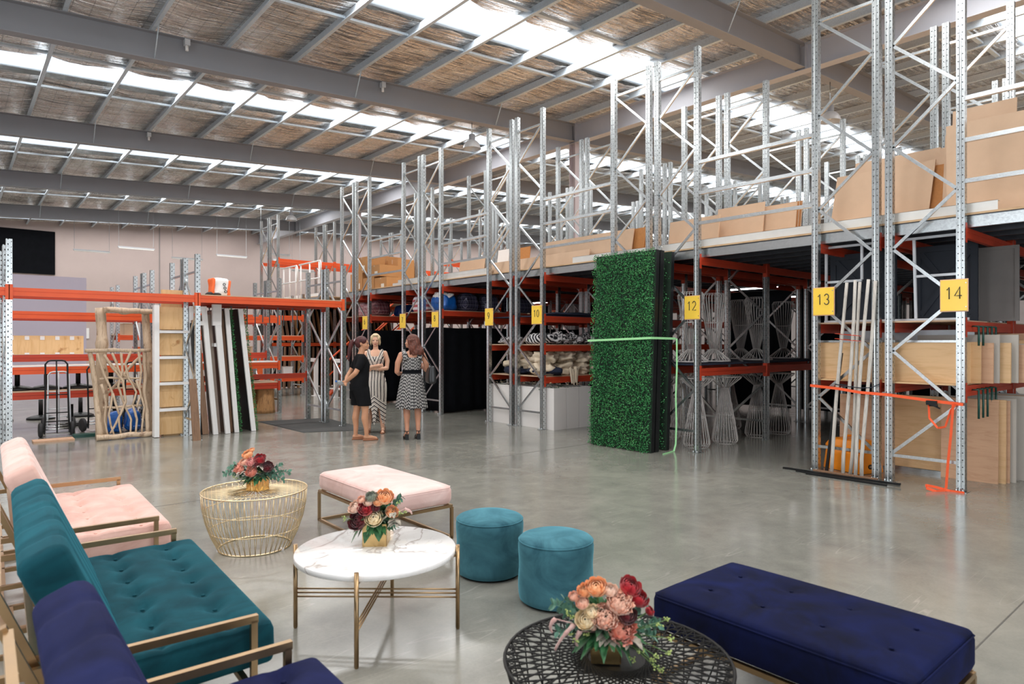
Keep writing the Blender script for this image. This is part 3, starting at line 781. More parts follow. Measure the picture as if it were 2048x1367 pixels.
arrangement('flower_arrangement', 'large bouquet of peach carnations and red roses on the black wire table', (1.80, 1.60, .4445),
    [('apricot', -150, 1060, 130, 'rose'), ('apricot', -300, 1000, 95, 'rose'), ('peach', -345, 860, 85, 'rose'), ('peach', -450, 900, 65, 'rose'), ('cream', -310, 660, 125, 'ranunculus'), ('cream', -230, 770, 90, 'ranunculus'),
     ('peach', -45, 720, 150, 'carnation'), ('peach', 165, 895, 155, 'carnation'), ('coral', 185, 555, 165, 'carnation'), ('red', 335, 1035, 140, 'rose'), ('red', 445, 890, 125, 'rose'), ('wine', 250, 740, 120, 'rose'), ('red', 620, 655, 65, 'rose'), ('blush', 40, 1030, 90, 'rose'), ('blush', -215, 580, 50, 'rose')],
    .000262, .105, .80, [(-320, 150, 1.3), (-80, 180, .8), (320, 30, 1.5), (520, 350, 1.3), (330, 430, 1.2), (-150, 350, .8), (-170, 900, 1.1), (560, 200, 1.1), (-430, 240, 1)],
    [(-720, 780, 1), (-650, 400, .8), (520, 800, .5), (700, 500, 1.2), (640, 330, 1), (-560, 830, .6)], [(-10, 370), (130, 350), (390, 330)],
    [(-450, 560, -700, 200), (-700, 640, -740, 440), (-370, 470, -400, 260)], [(-470, 640), (-540, 700), (-500, 420), (790, 620), (690, 550), (820, 410), (560, 140), (600, 60), (690, 0), (340, 60), (420, 200), (790, 210), (630, 200), (-300, 420), (-440, 360), (250, 240)], 11)
arrangement('flower_arrangement', 'rose bouquet in a gold cube vase on the marble table', (1.835, 3.34, .4455),
    [('apricot', 200, 930, 145, 'rose'), ('apricot', 90, 850, 90, 'rose'), ('apricot', 335, 650, 110, 'rose'), ('cream', 15, 570, 150, 'rose'), ('red', -135, 740, 130, 'rose'), ('wine', -310, 500, 160, 'rose'), ('blush', -370, 730, 115, 'rose'),
     ('peach', -235, 870, 70, 'rose'), ('sage', -45, 930, 100, 'succulent'), ('blush', -90, 840, 80, 'rose'), ('wine', 60, 740, 70, 'rose')],
    .000305, .135, .90, [(-420, 100, 1.8), (-300, 230, 1.4), (-150, 130, 1.2), (110, 160, 1.2), (250, 740, 1.2), (180, 640, 1.2), (-500, 370, 1.2), (370, 480, .9)],
    [(-70, 230, .8), (-210, 400, .7), (250, 340, .8), (430, 850, 1), (480, 880, .9), (330, 330, .7)], [(480, 420), (520, 330), (440, 560)], [(560, 690, 680, 590)], [(-520, 540), (-540, 480), (490, 640), (560, 620), (460, 820)], 23)
arrangement('flower_arrangement', 'small bouquet of coral carnations in a faceted gold vase on the gold wire table', (1.80, 5.13, .4465),
    [('apricot', -190, 880, 115, 'rose'), ('apricot', -130, 960, 60, 'rose'), ('peach', -240, 720, 95, 'rose'), ('pinkf', -60, 720, 105, 'carnation'), ('coral', -430, 560, 110, 'carnation'), ('coral', -340, 520, 90, 'carnation'), ('coral', -30, 500, 115, 'carnation'),
     ('red', 140, 790, 120, 'rose'), ('wine', 320, 590, 125, 'rose'), ('wine', 90, 690, 90, 'rose')],
    .000325, .115, .45, [(-400, 220, 1.5), (-300, 170, 1.2), (-420, 330, 1), (100, 350, 1.1), (-120, 330, 1.3)],
    [(600, 590, 1.3), (780, 440, 1.3), (640, 260, 1), (450, 380, .9), (-740, 410, 1), (-620, 560, .9), (-500, 620, .6)], [(-200, 410), (-330, 400), (160, 560)], [], [(-480, 350), (120, 460), (-420, 300)], 37, True)
# ================================================================ NUMBER SIGNS
M['yellow'] = simple('yellow_sign_acrylic', H('f6cd4c'), .25, 0, .05, 2)
M['ink'] = simple('dark_sign_ink', (.03, .03, .025), .5)
M['acr'] = simple('peach_acrylic_edge', H('dcae8c'), .3)
def arc(cx, cy, rx, ry, a0, a1, n=14): return [(cx + rx * math.cos(math.radians(a0 + (a1 - a0) * i / n)), cy + ry * math.sin(math.radians(a0 + (a1 - a0) * i / n))) for i in range(n + 1)]
DG = {'1': [[(.15, .78), (.42, 1), (.42, 0)]], '4': [[(.62, 0), (.62, 1), (.02, .27), (.85, .27)]], '3': [arc(.4, .74, .32, .26, 160, -90) , arc(.4, .25, .36, .25, 90, -160)],
      '2': [arc(.4, .70, .34, .30, 165, -28) + [(.05, 0), (.80, 0)]], '0': [arc(.4, .5, .36, .5, 0, 360, 24)], '9': [arc(.4, .68, .34, .32, 0, 360, 20), [(.73, .60), (.62, .30), (.36, 0)]],
      '8': [arc(.4, .75, .27, .25, 0, 360, 20), arc(.4, .26, .34, .26, 0, 360, 20)], '7': [[(.05, 1), (.75, 1), (.30, 0)]], '6': [arc(.4, .32, .34, .32, 0, 360, 20), [(.07, .40), (.18, .70), (.44, 1)]]}
for n_, (y0, y1, tl) in {14: (2.18, 2.425, 'bolted to the front post nearest the picture edge'), 13: (3.55, 3.795, 'beside the leaning grey poles'), 12: (5.42, 5.665, 'in front of the upturned wire pedestals'), 10: (8.70, 8.965, 'above the beige linen pile'), 9: (10.10, 10.345, 'on the post beside the black drape'), 8: (12.0, 12.25, 'below the blue tote bag'), 7: (13.36, 13.61, 'above the woman in the patterned dress'), 6: (15.21, 15.46, 'below the maroon plaid bag')}.items():
    r = thing('number_sign', 'yellow sign reading %d, %s' % (n_, tl), 'sign', (8.09, (y0 + y1) / 2, 1.91), 0, 'yellow aisle number signs'); s = str(n_)
    MB().box(8.088, y0, 1.91, 8.094, y1, 2.235).build('plate', M['yellow'], r)
    m = MB(); m.box(8.095, y0 - .008, 1.90, 8.099, y1 + .008, 2.245); m.build('backing', M['acr'], r)
    hs = .125; wd = hs * .62; tot = len(s) * wd + (len(s) - 1) * .014; m = MB()
    for i, ch in enumerate(s):
        ox = -tot / 2 + i * (wd + .014) + (0.01 if ch == '1' else 0)
        for st in DG[ch]: m.tube([(8.0855, (y0 + y1) / 2 - (ox + px * wd), 2.035 + py * hs) for px, py in st], .0055, 6)
    m.build('numeral', M['ink'], r)
    m = MB()
    for z in (1.95, 2.20): m.cyl((8.084, y0 + .012, z), (8.09, y0 + .012, z), .006, 8)
    m.build('bolt', M['galv'], r)
# ================================================================ HEDGE PANELS
def leafmat():
    t = NT('boxwood_leaves'); v = t.obj(); f = t.noise(v, 60, 3, .7); g = t.noise(v, 3, 2)
    t.P(base=t.ramp(t.math('ADD', t.math('MULTIPLY', f, .75), t.math('MULTIPLY', g, .25)), [(.32, H('124a2a')), (.5, H('34824a')), (.66, H('74b870'))]), rough=.5, spec=.3); return t.m
M['box'] = leafmat(); M['hedgeback'] = simple('dark_green_mat', (.006, .022, .010), .9)
LEAN = math.atan(.13 / 2.9)
def leafcloud(x, y0, y1, z0, z1, n, seed, sgn=-1, dep=.05, size=.021):
    rg = random.Random(seed); m = MB()
    for i in range(n):
        c = Vector((x + sgn * rg.random() ** .6 * dep, rg.uniform(y0, y1), rg.uniform(z0, z1)))
        d = Vector((sgn * rg.uniform(.1, 1), rg.uniform(-1, 1), rg.uniform(-.7, 1))).normalized(); u = Vector((rg.uniform(-1, 1), rg.uniform(-1, 1), rg.uniform(-1, 1))); s_ = d.cross(u)
        if s_.length < .05: continue
        s_ = s_.normalized() * size * rg.uniform(.35, .5); L = d * size * rg.uniform(.8, 1.25); nn = s_.cross(d) * .25
        m.add([c - L * .1, c + L * .5 - s_ + nn, c + L, c + L * .5 + s_ + nn], [(0, 1, 2), (0, 2, 3)], False)
    return m
offs = [(.0, -1, 15500, 'tall artificial boxwood hedge panel leaning against the racks, frontmost of its stack'), (.20, 1, 1500, 'black framed hedge panel directly behind the front boxwood panel'), (.31, -1, 1500, 'black framed hedge panel at the back of the leaning stack')]
for i, (t0, sg, nl, lab) in enumerate(offs):
    W_, Hh = 1.15, 2.905
    r = thing('hedge_panel', lab, 'hedge panel', (7.50 + .085 + t0, 5.88, (.085 + t0 + .05) * math.sin(LEAN) * .0 + .0), 0, 'stack of leaning hedge panels')
    WL[r.name] = Vector((0, 0, 0)); r.rotation_euler = (0, LEAN, 0)
    if i == 0: fx0, fx1 = .0, .075
    elif i == 1: fx0, fx1 = -.105, -.02
    else: fx0, fx1 = .045, .12
    r.location.z = fx1 * math.sin(LEAN) + .002
    m = MB(); b = .035
    for (ya, yb, za, zb) in ((0, b, 0, Hh), (W_ - b, W_, 0, Hh), (b, W_ - b, 0, b), (b, W_ - b, Hh - b, Hh), (b, W_ - b, Hh / 2 - b / 2, Hh / 2 + b / 2)): m.box(fx0 + .006, ya, za, fx1, yb, zb)
    m.build('frame', M['black'], r)
    bx = fx0 if sg < 0 else fx1
    MB().box(min(bx, bx - sg * -.0) - (.0 if sg > 0 else .0), .0, 0, bx + .006, W_, Hh).build('backing_board', M['timb'] if False else M['hedgeback'], r)
    cl = leafcloud(bx, -.005, W_ + .01, .0, Hh + .01, nl, 5 + i, sg, .075)
    if i == 0:
        for q in leafcloud(bx, -.02, .02, 0, Hh, 900, 77, -1, .07).f[:0]: pass
    cl.build('foliage', M['box'], r)['kind'] = 'stuff'
M['lime'] = simple('lime_green_webbing', H('9bd99a'), .7, 0, .06, 60)
def on(z, y, out=.085): return (7.585 + z * math.tan(LEAN) - out, y, z)
def ribbon(m, pts, w, up=(0, 0, 1), th=.002):
    for a, b in zip(pts, pts[1:]): m.bar(a, b, th, w, up) if False else m.bar(a, b, w, th, up)
r = thing('ratchet_strap', 'lime green webbing strap tied round the hedge panels', 'strap', on(1.6, 6.0))
m = MB(); pts = [on(1.60 + .03 * (7.1 - y), y, .092) for y in (7.08, 6.8, 6.4, 6.0, 5.86)] + [(8.10, 5.83, 1.63)]
for a, b in zip(pts, pts[1:]):
    a = Vector(a); b = Vector(b); m.bar(a, b, .032, .003, (b - a).cross(Vector((0, 0, 1))))
m.build('band', M['lime'], r)
m = MB(); tp = [(8.10, 5.81, 1.63), (8.09, 5.80, 1.2), (8.05, 5.79, .8), (8.05, 5.78, .4), (8.02, 5.77, .1), (7.96, 5.76, .006), (7.75, 5.72, .004), (7.62, 5.70, .004)]
for a, b in zip(tp, tp[1:]): m.bar(a, b, .024, .003, (.65, .76, 0))
m.build('tail', M['lime'], r)
# ================================================================ WIRE PEDESTAL TABLES
M['wwire'] = simple('white_powder_coated_wire', H('d3ccc8'), .45)
def pedestal(flip):
    r = thing('wire_pedestal', '', 'wire pedestal', (0, 0, 0), 0, 'white wire pedestals')
    Hh = 1.04; prof = [(0, .165), (.05, .195), (.10, .192), (.50, .125), (.86, .055), (.94, .15), (1.02, .245), (Hh, .25)]
    def tr(z): return Hh - z if flip else z
    m = MB(); n_ = 26
    for i in range(n_):
        a = 2 * PI * i / n_; m.tube([(q * math.cos(a), q * math.sin(a), tr(z)) for z, q in prof[:5]], .0042, 5)
    m.build('cage', M['wwire'], r)
    m = MB()
    for i in range(n_):
        a = 2 * PI * i / n_; m.tube([(q * math.cos(a), q * math.sin(a), tr(z)) for z, q in prof[4:]], .0042, 5)
    ring(m, (0, 0), .25, tr(Hh), .007, 40, 6); ring(m, (0, 0), .056, tr(.86), .004, 24, 5); m.build('dish', M['wwire'], r)
    for z, q in ((0.003, .165), (.45, .134)): m = MB(); ring(m, (0, 0), q, tr(z), .004, 32, 5); m.build('hoop', M['wwire'], r)
    return r
pu, pd = pedestal(False), pedestal(True)
up_ = [(8.57, 5.79, 'at the front, just right of the hedge panels'), (9.26, 5.74, 'in the middle of the lower bay'), (10.30, 5.78, 'behind the second rack post'), (10.95, 5.74, 'farthest right of the upright ones'), (8.96, 6.60, 'half hidden behind the hedge strap'), (9.55, 6.75, 'dim in the second line'), (10.9, 6.65, 'dim at the back of the lower bay')]
dn_ = [(8.50, 5.84, 'nearest the sign 12'), (9.02, 5.79, 'second from the sign 12'), (10.75, 6.35, 'at the back of the shelf'), (10.32, 5.80, 'behind the second rack post'), (11.8, 6.1, 'farthest right on the shelf')]
for i, (x, y, t_) in enumerate(up_):
    o = pu if i == 0 else dup(pu); o.location = (x, y, 0.001); o['label'] = 'white wire pedestal standing on the floor, ' + t_; o['group'] = 'white wire pedestals standing on the floor'
for i, (x, y, t_) in enumerate(dn_):
    o = pd if i == 0 else dup(pd); o.location = (x, y, 1.287); o['label'] = 'upside down white wire pedestal on the shelf, ' + t_; o['group'] = 'upturned wire pedestals on the shelf'
# shelf boards on every loaded level
def shelf(x0, x1, y0, y1, z, mat='mdf', lab=None, th=.018):
    o = MB().box(x0, y0, z + .001, x1, y1, z + th).build('shelf_board', M[mat]); tag(o, lab, 'shelf board', 'shelf boards in the racks'); return o
for (a, b, z, mt, lab) in ((12, 11, 1.24, 'navycloth', 'dark shelf board carrying the upturned wire pedestals'), (10, 9, 2.05, 'navycloth', 'dark shelf board above the striped cloth'), (10, 9, 1.52, 'mdf', 'shelf board under the striped cloth'), (10, 9, .94, 'mdf', 'shelf board under the beige linen'),
                     (14, 13, 1.80, 'mdf', 'timber shelf board under the navy scenery flats'), (14, 13, 1.11, 'ply', 'timber shelf board under the long plywood box')):
    x1_ = 12.85 if a in (12,) else 12.85
    shelf(8.2, x1_, ROWS[a][0] + .03, ROWS[b][1] - .03, z, mt, lab)
for a, b, z, lab in ((8, 7, 2.26, 'shelf board under the plaid bags by sign 8'), (6, 5, 2.24, 'shelf board under the maroon bags by sign 6')):
    shelf(8.2, 12.85, ROWS[a][0] + .03, ROWS[b][1] - .03, z, 'mdf', lab)
# ================================================================ CLOTH PILES
def blob(m, c, r_, amp=.3, fr=6, seed=0, nu=28, nv=18, rz=0):
    vs = []; fs = []; sd = Vector((seed * 3.1, seed * 1.7, seed)); ca, sa = math.cos(rz), math.sin(rz)
    for i in range(nv + 1):
        t = PI * i / nv
        for k in range(nu):
            a = 2 * PI * k / nu; d = Vector((math.sin(t) * math.cos(a), math.sin(t) * math.sin(a), -math.cos(t)))
            p = Vector((d.x * r_[0], d.y * r_[1], d.z * r_[2]))
            q = 1 + amp * noise.noise(p * fr + sd) + amp * .6 * noise.noise(p * fr * 2.6 + sd) - amp * .8 * abs(noise.noise(p * fr * 1.4 - sd))
            p *= q; p.z = max(p.z, -r_[2] * .92); vs.append((c[0] + p.x * ca - p.y * sa, c[1] + p.x * sa + p.y * ca, c[2] + p.z))
    for i in range(nv):
        for k in range(nu): fs.append((i * nu + k, i * nu + (k + 1) % nu, (i + 1) * nu + (k + 1) % nu, (i + 1) * nu + k))
    m.add(vs, fs, True)
M['linen'] = simple('beige_linen', H('d9c8b0'), .9, 0, .14, 12, .5, 45)
def stripes(name, a, b, period, rot=(0, 0, 0), noisy=.0):
    t = NT(name); x, y, z = t.xyz(t.obj((1, 1, 1), rot))[:3]
    q = t.math('ADD', y, t.math('MULTIPLY', t.noise(t.obj(), 6, 2), noisy)); f = t.math('FRACT', t.math('DIVIDE', q, period)); t.P(base=t.mix(t.math('GREATER_THAN', f, .5), a, b), rough=.85); return t.m
M['zebra'] = stripes('black_white_striped_cloth', H('16161c'), H('dad8d8'), .075, (.4, 0, 0), .08)
def mottled(name, a, b, sc_=14):
    t = NT(name); t.P(base=t.ramp(t.noise(t.obj(), sc_, 2, .5, 2.0), [(.46, a), (.50, b)]), rough=.85); return t.m
M['mono'] = mottled('black_white_mixed_cloth', H('14141b'), H('cfcaca'))
def pile(name, lab, cat, mat, c, r_, grp, amp=.3, fr=6, rz=0, seed=None):
    m = MB(); blob(m, (0, 0, 0), r_, amp, fr, seed if seed is not None else R.random() * 50, rz=rz); o = m.build(name, M[mat]); o.location = c; tag(o, lab, cat, grp); return o
g1 = 'bundles of beige linen on the rack under sign 10'; L1 = 'crumpled beige linen bundle on the shelf under sign 10'
i = 0
for (x, z, t_) in ((8.42, 1.06, 'lower front corner'), (8.85, 1.06, 'second along the lower layer'), (9.30, 1.05, 'third along the lower layer'), (9.75, 1.06, 'end of the lower layer'), (8.50, 1.27, 'upper front corner'), (8.95, 1.29, 'second along the upper layer'), (9.40, 1.26, 'third along the upper layer'), (9.85, 1.24, 'end of the upper layer')):
    pile('linen_bundle', L1 + ', ' + t_, 'linen', 'linen', (x, 8.99, z + .02), (.25, .26, .13), g1, .55, 7, i * .4, i + 1.5); i += 1
for (y, z, t_) in ((9.42, 1.16, 'front middle, pale'), (9.85, 1.12, 'front left, pale'), (9.62, 1.30, 'on top at the front')):
    pile('linen_bundle', L1 + ', ' + t_, 'linen', 'linen', (8.5, y, z + .02), (.26, .25, .12), g1, .5, 6, .3, i + 4.2); i += 1
m = MB(); 
for k in range(3): m.add(*[[(8.215 + .01 * math.sin(q * 1.3), 8.62 + .02 * q + .05 * k, 1.0) for q in range(2)], []])
# a fallen fold of linen over the beam
m = MB(); vs = []; fs = []
for q in range(13):
    for p in range(9):
        t = p / 8; x = 8.72 + .24 * q / 12 * (1 - .35 * t) + .03 * t; y = 8.63 - .02 * math.sin(q * 1.6) - .03 * t; vs.append((x, y, 1.10 - .30 * t + .03 * math.sin(q * .9)))
for q in range(12):
    for p in range(8): k = q * 9 + p; fs.append((k, k + 9, k + 10, k + 1))
m.add(vs, fs, True); o = m.build('linen_drop', M['linen'], None, (8.8, 8.63, 1.0)); tag(o, 'beige linen corner hanging down over the rack beam', 'linen'); sm_ = o.modifiers.new('thick', 'SOLIDIFY'); sm_.thickness = .008
for (y, t_) in ((9.0, 'behind the beige linen, right'), (9.75, 'below the pale linen, left')):
    pile('navy_cloth_bundle', 'dark navy cloth bundle on the lowest shelf, ' + t_, 'cloth', 'navycloth', (8.48, y, 1.045), (.27, .36, .09), 'navy cloth bundles', .3, 5)
g2 = 'striped and mixed black white cloth on the middle shelf'
pile('striped_cloth', 'black and white striped cloth folded on the middle shelf', 'cloth', 'zebra', (8.45, 9.10, 1.635), (.24, .42, .12), g2, .25, 5)
for (x, t_) in ((8.72, 'next to the striped cloth'), (9.12, 'middle of the row'), (9.55, 'near the hedge panels'), (9.95, 'behind the hedge edge')):
    pile('patterned_cloth', 'crumpled black and white patterned cloth, ' + t_, 'cloth', 'mono', (x, 8.95, 1.63), (.24, .24, .11), g2, .6, 8)
pile('patterned_cloth', 'crumpled dark patterned cloth left of the striped cloth', 'cloth', 'mono', (8.5, 9.95, 1.60), (.24, .30, .09), g2, .6, 8)
pile('navy_cloth_bundle', 'dark cloth laid flat on the top shelf by sign 10', 'cloth', 'navycloth', (9.4, 9.0, 2.10), (.95, .28, .05), 'navy cloth bundles', .3, 5)
for k, (y0, y1, z) in enumerate(((9.55, 10.2, 2.09), (9.4, 10.1, 2.12), (9.3, 10.0, 2.15))):
    o = MB().bar((8.3 + .1 * k, y0, z), (9.4 + .1 * k, y1, z), .05, .025).build('timber_lath', M['timb']); tag(o, ['lowest', 'middle', 'topmost'][k] + ' of three thin laths on the shelf behind sign 10', 'timber', 'laths on the shelf')
# ================================================================ PLANTER BOXES
M['plwhite'] = simple('off_white_planter_paint', H('e2ddd9'), .55, 0, .03, 2)
M['orchid'] = simple('cream_petals_small', H('e4d6b4'), .6)
k = 0
for yi, (ya, yb) in enumerate(((8.52, 9.44), (9.52, 10.36))):
    for xi in range(3):
        x0 = 8.225 + xi * .325
        t_ = ['front', 'middle', 'back'][xi] + (' of the right hand three' if yi == 0 else ' of the left hand three')
        r = thing('planter_box', 'white planter box under the linen rack, ' + t_, 'planter', (x0 + .15, (ya + yb) / 2, 0), 0, 'white planter boxes')
        m = MB(); m.box(x0, ya, .0, x0 + .31, yb, .018)
        for (a, b, c_, d) in ((x0, ya, x0 + .012, yb), (x0 + .298, ya, x0 + .31, yb), (x0 + .012, ya, x0 + .298, ya + .012), (x0 + .012, yb - .012, x0 + .298, yb)): m.box(a, b, .018, c_, d, .735)
        m.build('box', M['plwhite'], r)
        m = MB()
        for (a, b, c_, d) in ((x0 - .004, ya - .004, x0 + .02, yb + .004), (x0 + .29, ya - .004, x0 + .314, yb + .004), (x0 + .02, ya - .004, x0 + .29, ya + .02), (x0 + .02, yb - .02, x0 + .29, yb + .004)): m.box(a, b, .735, c_, d, .75)
        m.build('rim', M['plwhite'], r)
        rg = random.Random(k); m = MB()
        for q in range(60):
            p = (rg.uniform(x0 + .04, x0 + .27), rg.uniform(ya + .05, yb - .05), .70); d = (rg.uniform(-.6, .6), rg.uniform(-.6, .6), rg.uniform(.25, 1)); leaf(m, p, d, rg.uniform(.08, .16), .022, (0, 0, 1), .6)
        o = m.build('planter_greenery', FM['leaf']); tag(o, 'dark green artificial leaves filling the planter, ' + t_, 'plant', 'greenery in the white planters', 'stuff')
        m = MB()
        for q in range(14):
            p = Vector((rg.uniform(x0 + .02, x0 + .2), rg.uniform(ya + .05, yb - .05), rg.uniform(.77, .86)))
            for e in range(5): leaf(m, p, (math.cos(e * 1.26 + q), math.sin(e * 1.26 + q), rg.uniform(-.2, .5)), .030, .009, (0, 0, 1), .4)
        o = m.build('orchid_blossoms', M['orchid']); tag(o, 'cream orchid blossoms above the planter, ' + t_, 'flowers', 'orchids in the white planters', 'stuff'); k += 1
# ================================================================ BLACK DRAPES IN THE RACKS, THEN ADDED LIGHT BLOCKERS
def drape(lab, p0, p1, z0, z1, amp=.018, wl=.37, seed=0, mat='blackcloth'):
    p0 = Vector((*p0, 0)); p1 = Vector((*p1, 0)); L = (p1 - p0).length; d = (p1 - p0) / L; nrm = Vector((-d.y, d.x, 0)); n_ = int(L / .025); m = MB(); vs = []; fs = []; nz = 10
    for i in range(n_ + 1):
        s_ = L * i / n_
        for j in range(nz + 1):
            t = j / nz; ph = 2 * PI * s_ / wl + 1.2 * noise.noise((s_ * 2, seed, t)); q = amp * (math.sin(ph) + .5 * math.sin(ph * .43 + seed)) * (.6 + .4 * (1 - t))
            p = p0 + d * s_ + nrm * q; vs.append((p.x, p.y, z0 + (z1 + .03 * noise.noise((s_ * 1.2, seed, 7)) - z0) * t))
    for i in range(n_):
        for j in range(nz): k = i * (nz + 1) + j; fs.append((k, k + nz + 1, k + nz + 2, k + 1))
    m.add(vs, fs, True); o = m.build('drape', M[mat], None, tuple((p0 + p1) / 2)); md = o.modifiers.new('thick', 'SOLIDIFY'); md.thickness = .01
    tag(o, lab, 'drape', 'black drapes hanging in the racks'); return o
for i, (x0, x1, t_) in enumerate(((8.30, 9.9, 'nearest the sign 9 aisle'), (9.95, 11.5, 'second along the aisle by sign 9'), (11.55, 12.8, 'deepest along the aisle by sign 9'))):
    drape('black drape hanging below the plaid bag shelf, ' + t_, (x0, 12.06), (x1, 12.06), .03, 1.90, seed=i)
drape('black drape facing the aisle between the posts of signs 7 and 8', (8.34, 12.12), (8.34, 13.48), .03, 1.90, seed=9)
for i, (x0, x1, t_) in enumerate(((8.30, 10.2, 'nearest the women'), (10.3, 12.8, 'deeper in the aisle'))):
    drape('black drape hanging below the shelf of sign 6, ' + t_, (x0, 15.28), (x1, 15.28), .03, 1.88, seed=i + 20)
drape('black drape facing the aisle behind the woman in black', (8.34, 15.35), (8.34, 16.7), .03, 1.88, seed=31)
drape('added black light blocker closing the far end of the first aisle', (13.0, 10.5), (13.0, 11.9), .03, 2.6, seed=41)  # this and the next sheets are added to keep the under-deck depth dark
drape('added black light blocker closing the far end of the second aisle', (13.0, 13.7), (13.0, 15.1), .03, 2.6, seed=42)
drape('added black light blocker behind the cloth shelves by sign 9', (11.2, 8.8), (11.2, 10.3), .03, 2.7, seed=43)
drape('added black light blocker deep behind the wire pedestals', (14.3, 5.5), (14.3, 7.1), .1, 2.75, seed=44)  # added blockers, deeper in, that hold back light from behind
drape('added black light blocker deep behind the hedge panels', (14.3, 7.2), (14.3, 8.7), .1, 2.75, seed=46)
drape('added black light blocker deep in the aisle by sign 13', (16.8, 3.8), (16.8, 5.6), .1, 2.75, seed=45)
# ================================================================ BAGS ON SHELVES
def plaid(name, base, l1, l2, per=.09):
    t = NT(name); v = t.obj(); x, y, z = t.xyz(v)[:3]
    h = t.math('ADD', x, y)
    def line(c, p, w, o=0): return t.math('LESS_THAN', t.math('FRACT', t.math('ADD', t.math('DIVIDE', c, p), 10.0 + o)), w)
    c = t.mix(t.math('MULTIPLY', t.math('ADD', line(h, per, .35), line(z, per, .35)), .4), base, l1); c = t.mix(t.math('MULTIPLY', t.math('MAXIMUM', line(h, per, .08, .5), line(z, per, .08, .5)), .8), c, l2)
    t.P(base=c, rough=.5); t.bump(t.noise(v, 16, 4), .5, .02); return t.m
M['plaidn'] = plaid('navy_plaid_bag', H('1c1c2e'), H('4c4a66'), H('9b98ae')); M['plaidm'] = plaid('maroon_plaid_bag', H('46202a'), H('7a3d45'), H('c08f8f')); M['plaidp'] = plaid('pink_plaid_bag', H('c59aa0'), H('9a3a48'), H('e8d5d8'))
M['rwb'] = stripes('red_white_blue_bag', H('d9d5dc'), H('b35a62'), .12, (PI / 2, 0, 0)); M['blueb'] = simple('blue_tarpaulin', H('1259a8'), .35, 0, .2, 6, .6, 18); M['blued'] = simple('dark_blue_plastic', H('15408c'), .3, 0, .25, 6, .8, 18)
def bag(lab, mats, c, s, rz=0, top=None):
    r = thing('storage_bag', lab, 'bag', c, rz, 'bags on the upper shelves'); WL[r.name] = Vector((0, 0, 0)); sd = Vector((c[0] * 3, c[1], 0))
    def f(p):
        q = noise.noise(p * 5 + sd) * .05 + noise.noise(p * 12 + sd) * .015; t = p.z / s[2]; k = 1 - .12 * t
        return (p.x * k + q, p.y * k + q * .8, max(0, p.z + (q * 1.2 if t > .3 else 0)))
    MB().rbox(s, min(s) * .3, (20, 20, 14), f).build('body', mats, r)
    m = MB()
    for y in (-.25, .25): m.tube([(s[0] * .5, y * s[1] - .06, s[2] * .75), (s[0] * .53, y * s[1] - .03, s[2] * .98), (s[0] * .5, y * s[1] + .03, s[2] * 1.02), (s[0] * .48, y * s[1] + .07, s[2] * .75)], .008, 5)
    m.build('handle', M['black'], r)
    if top: mm = MB(); blob(mm, (0, 0, s[2] * .98), (s[0] * .42, s[1] * .45, .11), .6, 7, 3); mm.build('contents', top, r)
bag('striped red white and blue bag on the shelf between signs 7 and 8', M['rwb'], (8.62, 13.35, 2.285), (.45, .62, .40)); bag('bright blue tote with white cloth bulging out, above sign 8', M['blueb'], (8.52, 12.42, 2.285), (.42, .62, .34), 0, M['white'])
bag('dark plaid bag on the shelf right of the blue tote', M['plaidn'], (9.05, 12.3, 2.285), (.48, .55, .40)); bag('dark plaid bag second from the blue tote', M['plaidn'], (9.62, 12.3, 2.285), (.50, .55, .40)); bag('dark plaid bag deepest on the shelf by sign 9', M['plaidn'], (10.6, 12.3, 2.285), (.7, .55, .36))
bag('pink plaid bag on the shelf left of sign 6', M['plaidp'], (8.62, 16.1, 2.265), (.45, .75, .36)); bag('maroon plaid bag on the shelf right of sign 6', M['plaidm'], (8.62, 15.5, 2.265), (.5, .4, .40)); bag('glossy blue plastic bag slumped over the shelf edge', M['blued'], (9.3, 15.42, 2.265), (.45, .45, .28))
# ================================================================ RACK 13-14 CONTENTS
def board(name, lab, mat, x, y0, y1, z0, z1, th=.018, lean=0.0, grp=None, cat='board', skew=0):
    m = MB(); a = lean
    vs = [(x, y0, z0), (x + th, y0, z0), (x + th, y1, z0), (x, y1, z0), (x + a, y0 + skew, z1), (x + a + th, y0 + skew, z1), (x + a + th, y1 + skew, z1), (x + a, y1 + skew, z1)]
    m.add(vs, [(0, 3, 2, 1), (4, 5, 6, 7), (0, 1, 5, 4), (1, 2, 6, 5), (2, 3, 7, 6), (3, 0, 4, 7)]); o = m.build(name, M[mat], None, ((x + a / 2), (y0 + y1) / 2, z0)); tag(o, lab, cat, grp); return o
M['canv'] = simple('grey_white_laminate', H('b9b2a8'), .6, 0, .06, 3)
gg = 'plywood sheets standing on the floor by sign 14'
board('plywood_sheet', 'tall pinkish plywood sheet standing right of the sign 14 post', 'plyp', 8.86, 2.10, 2.655, .0, .93, .02, .03, gg)
board('plywood_sheet', 'plywood sheet on the floor seen through the frame of sign 14', 'ply', 8.95, 2.66, 3.22, .05, .93, .02, .02, gg)
board('plywood_sheet', 'plywood sheet on the floor behind the grey poles', 'plyp', 8.92, 3.23, 3.84, .03, .90, .02, .02, gg)
board('steel_runner', 'pale metal runner under the plywood sheet by sign 14', 'galv', 8.945, 2.66, 3.22, 0, .045, .03, 0, None, 'runner')
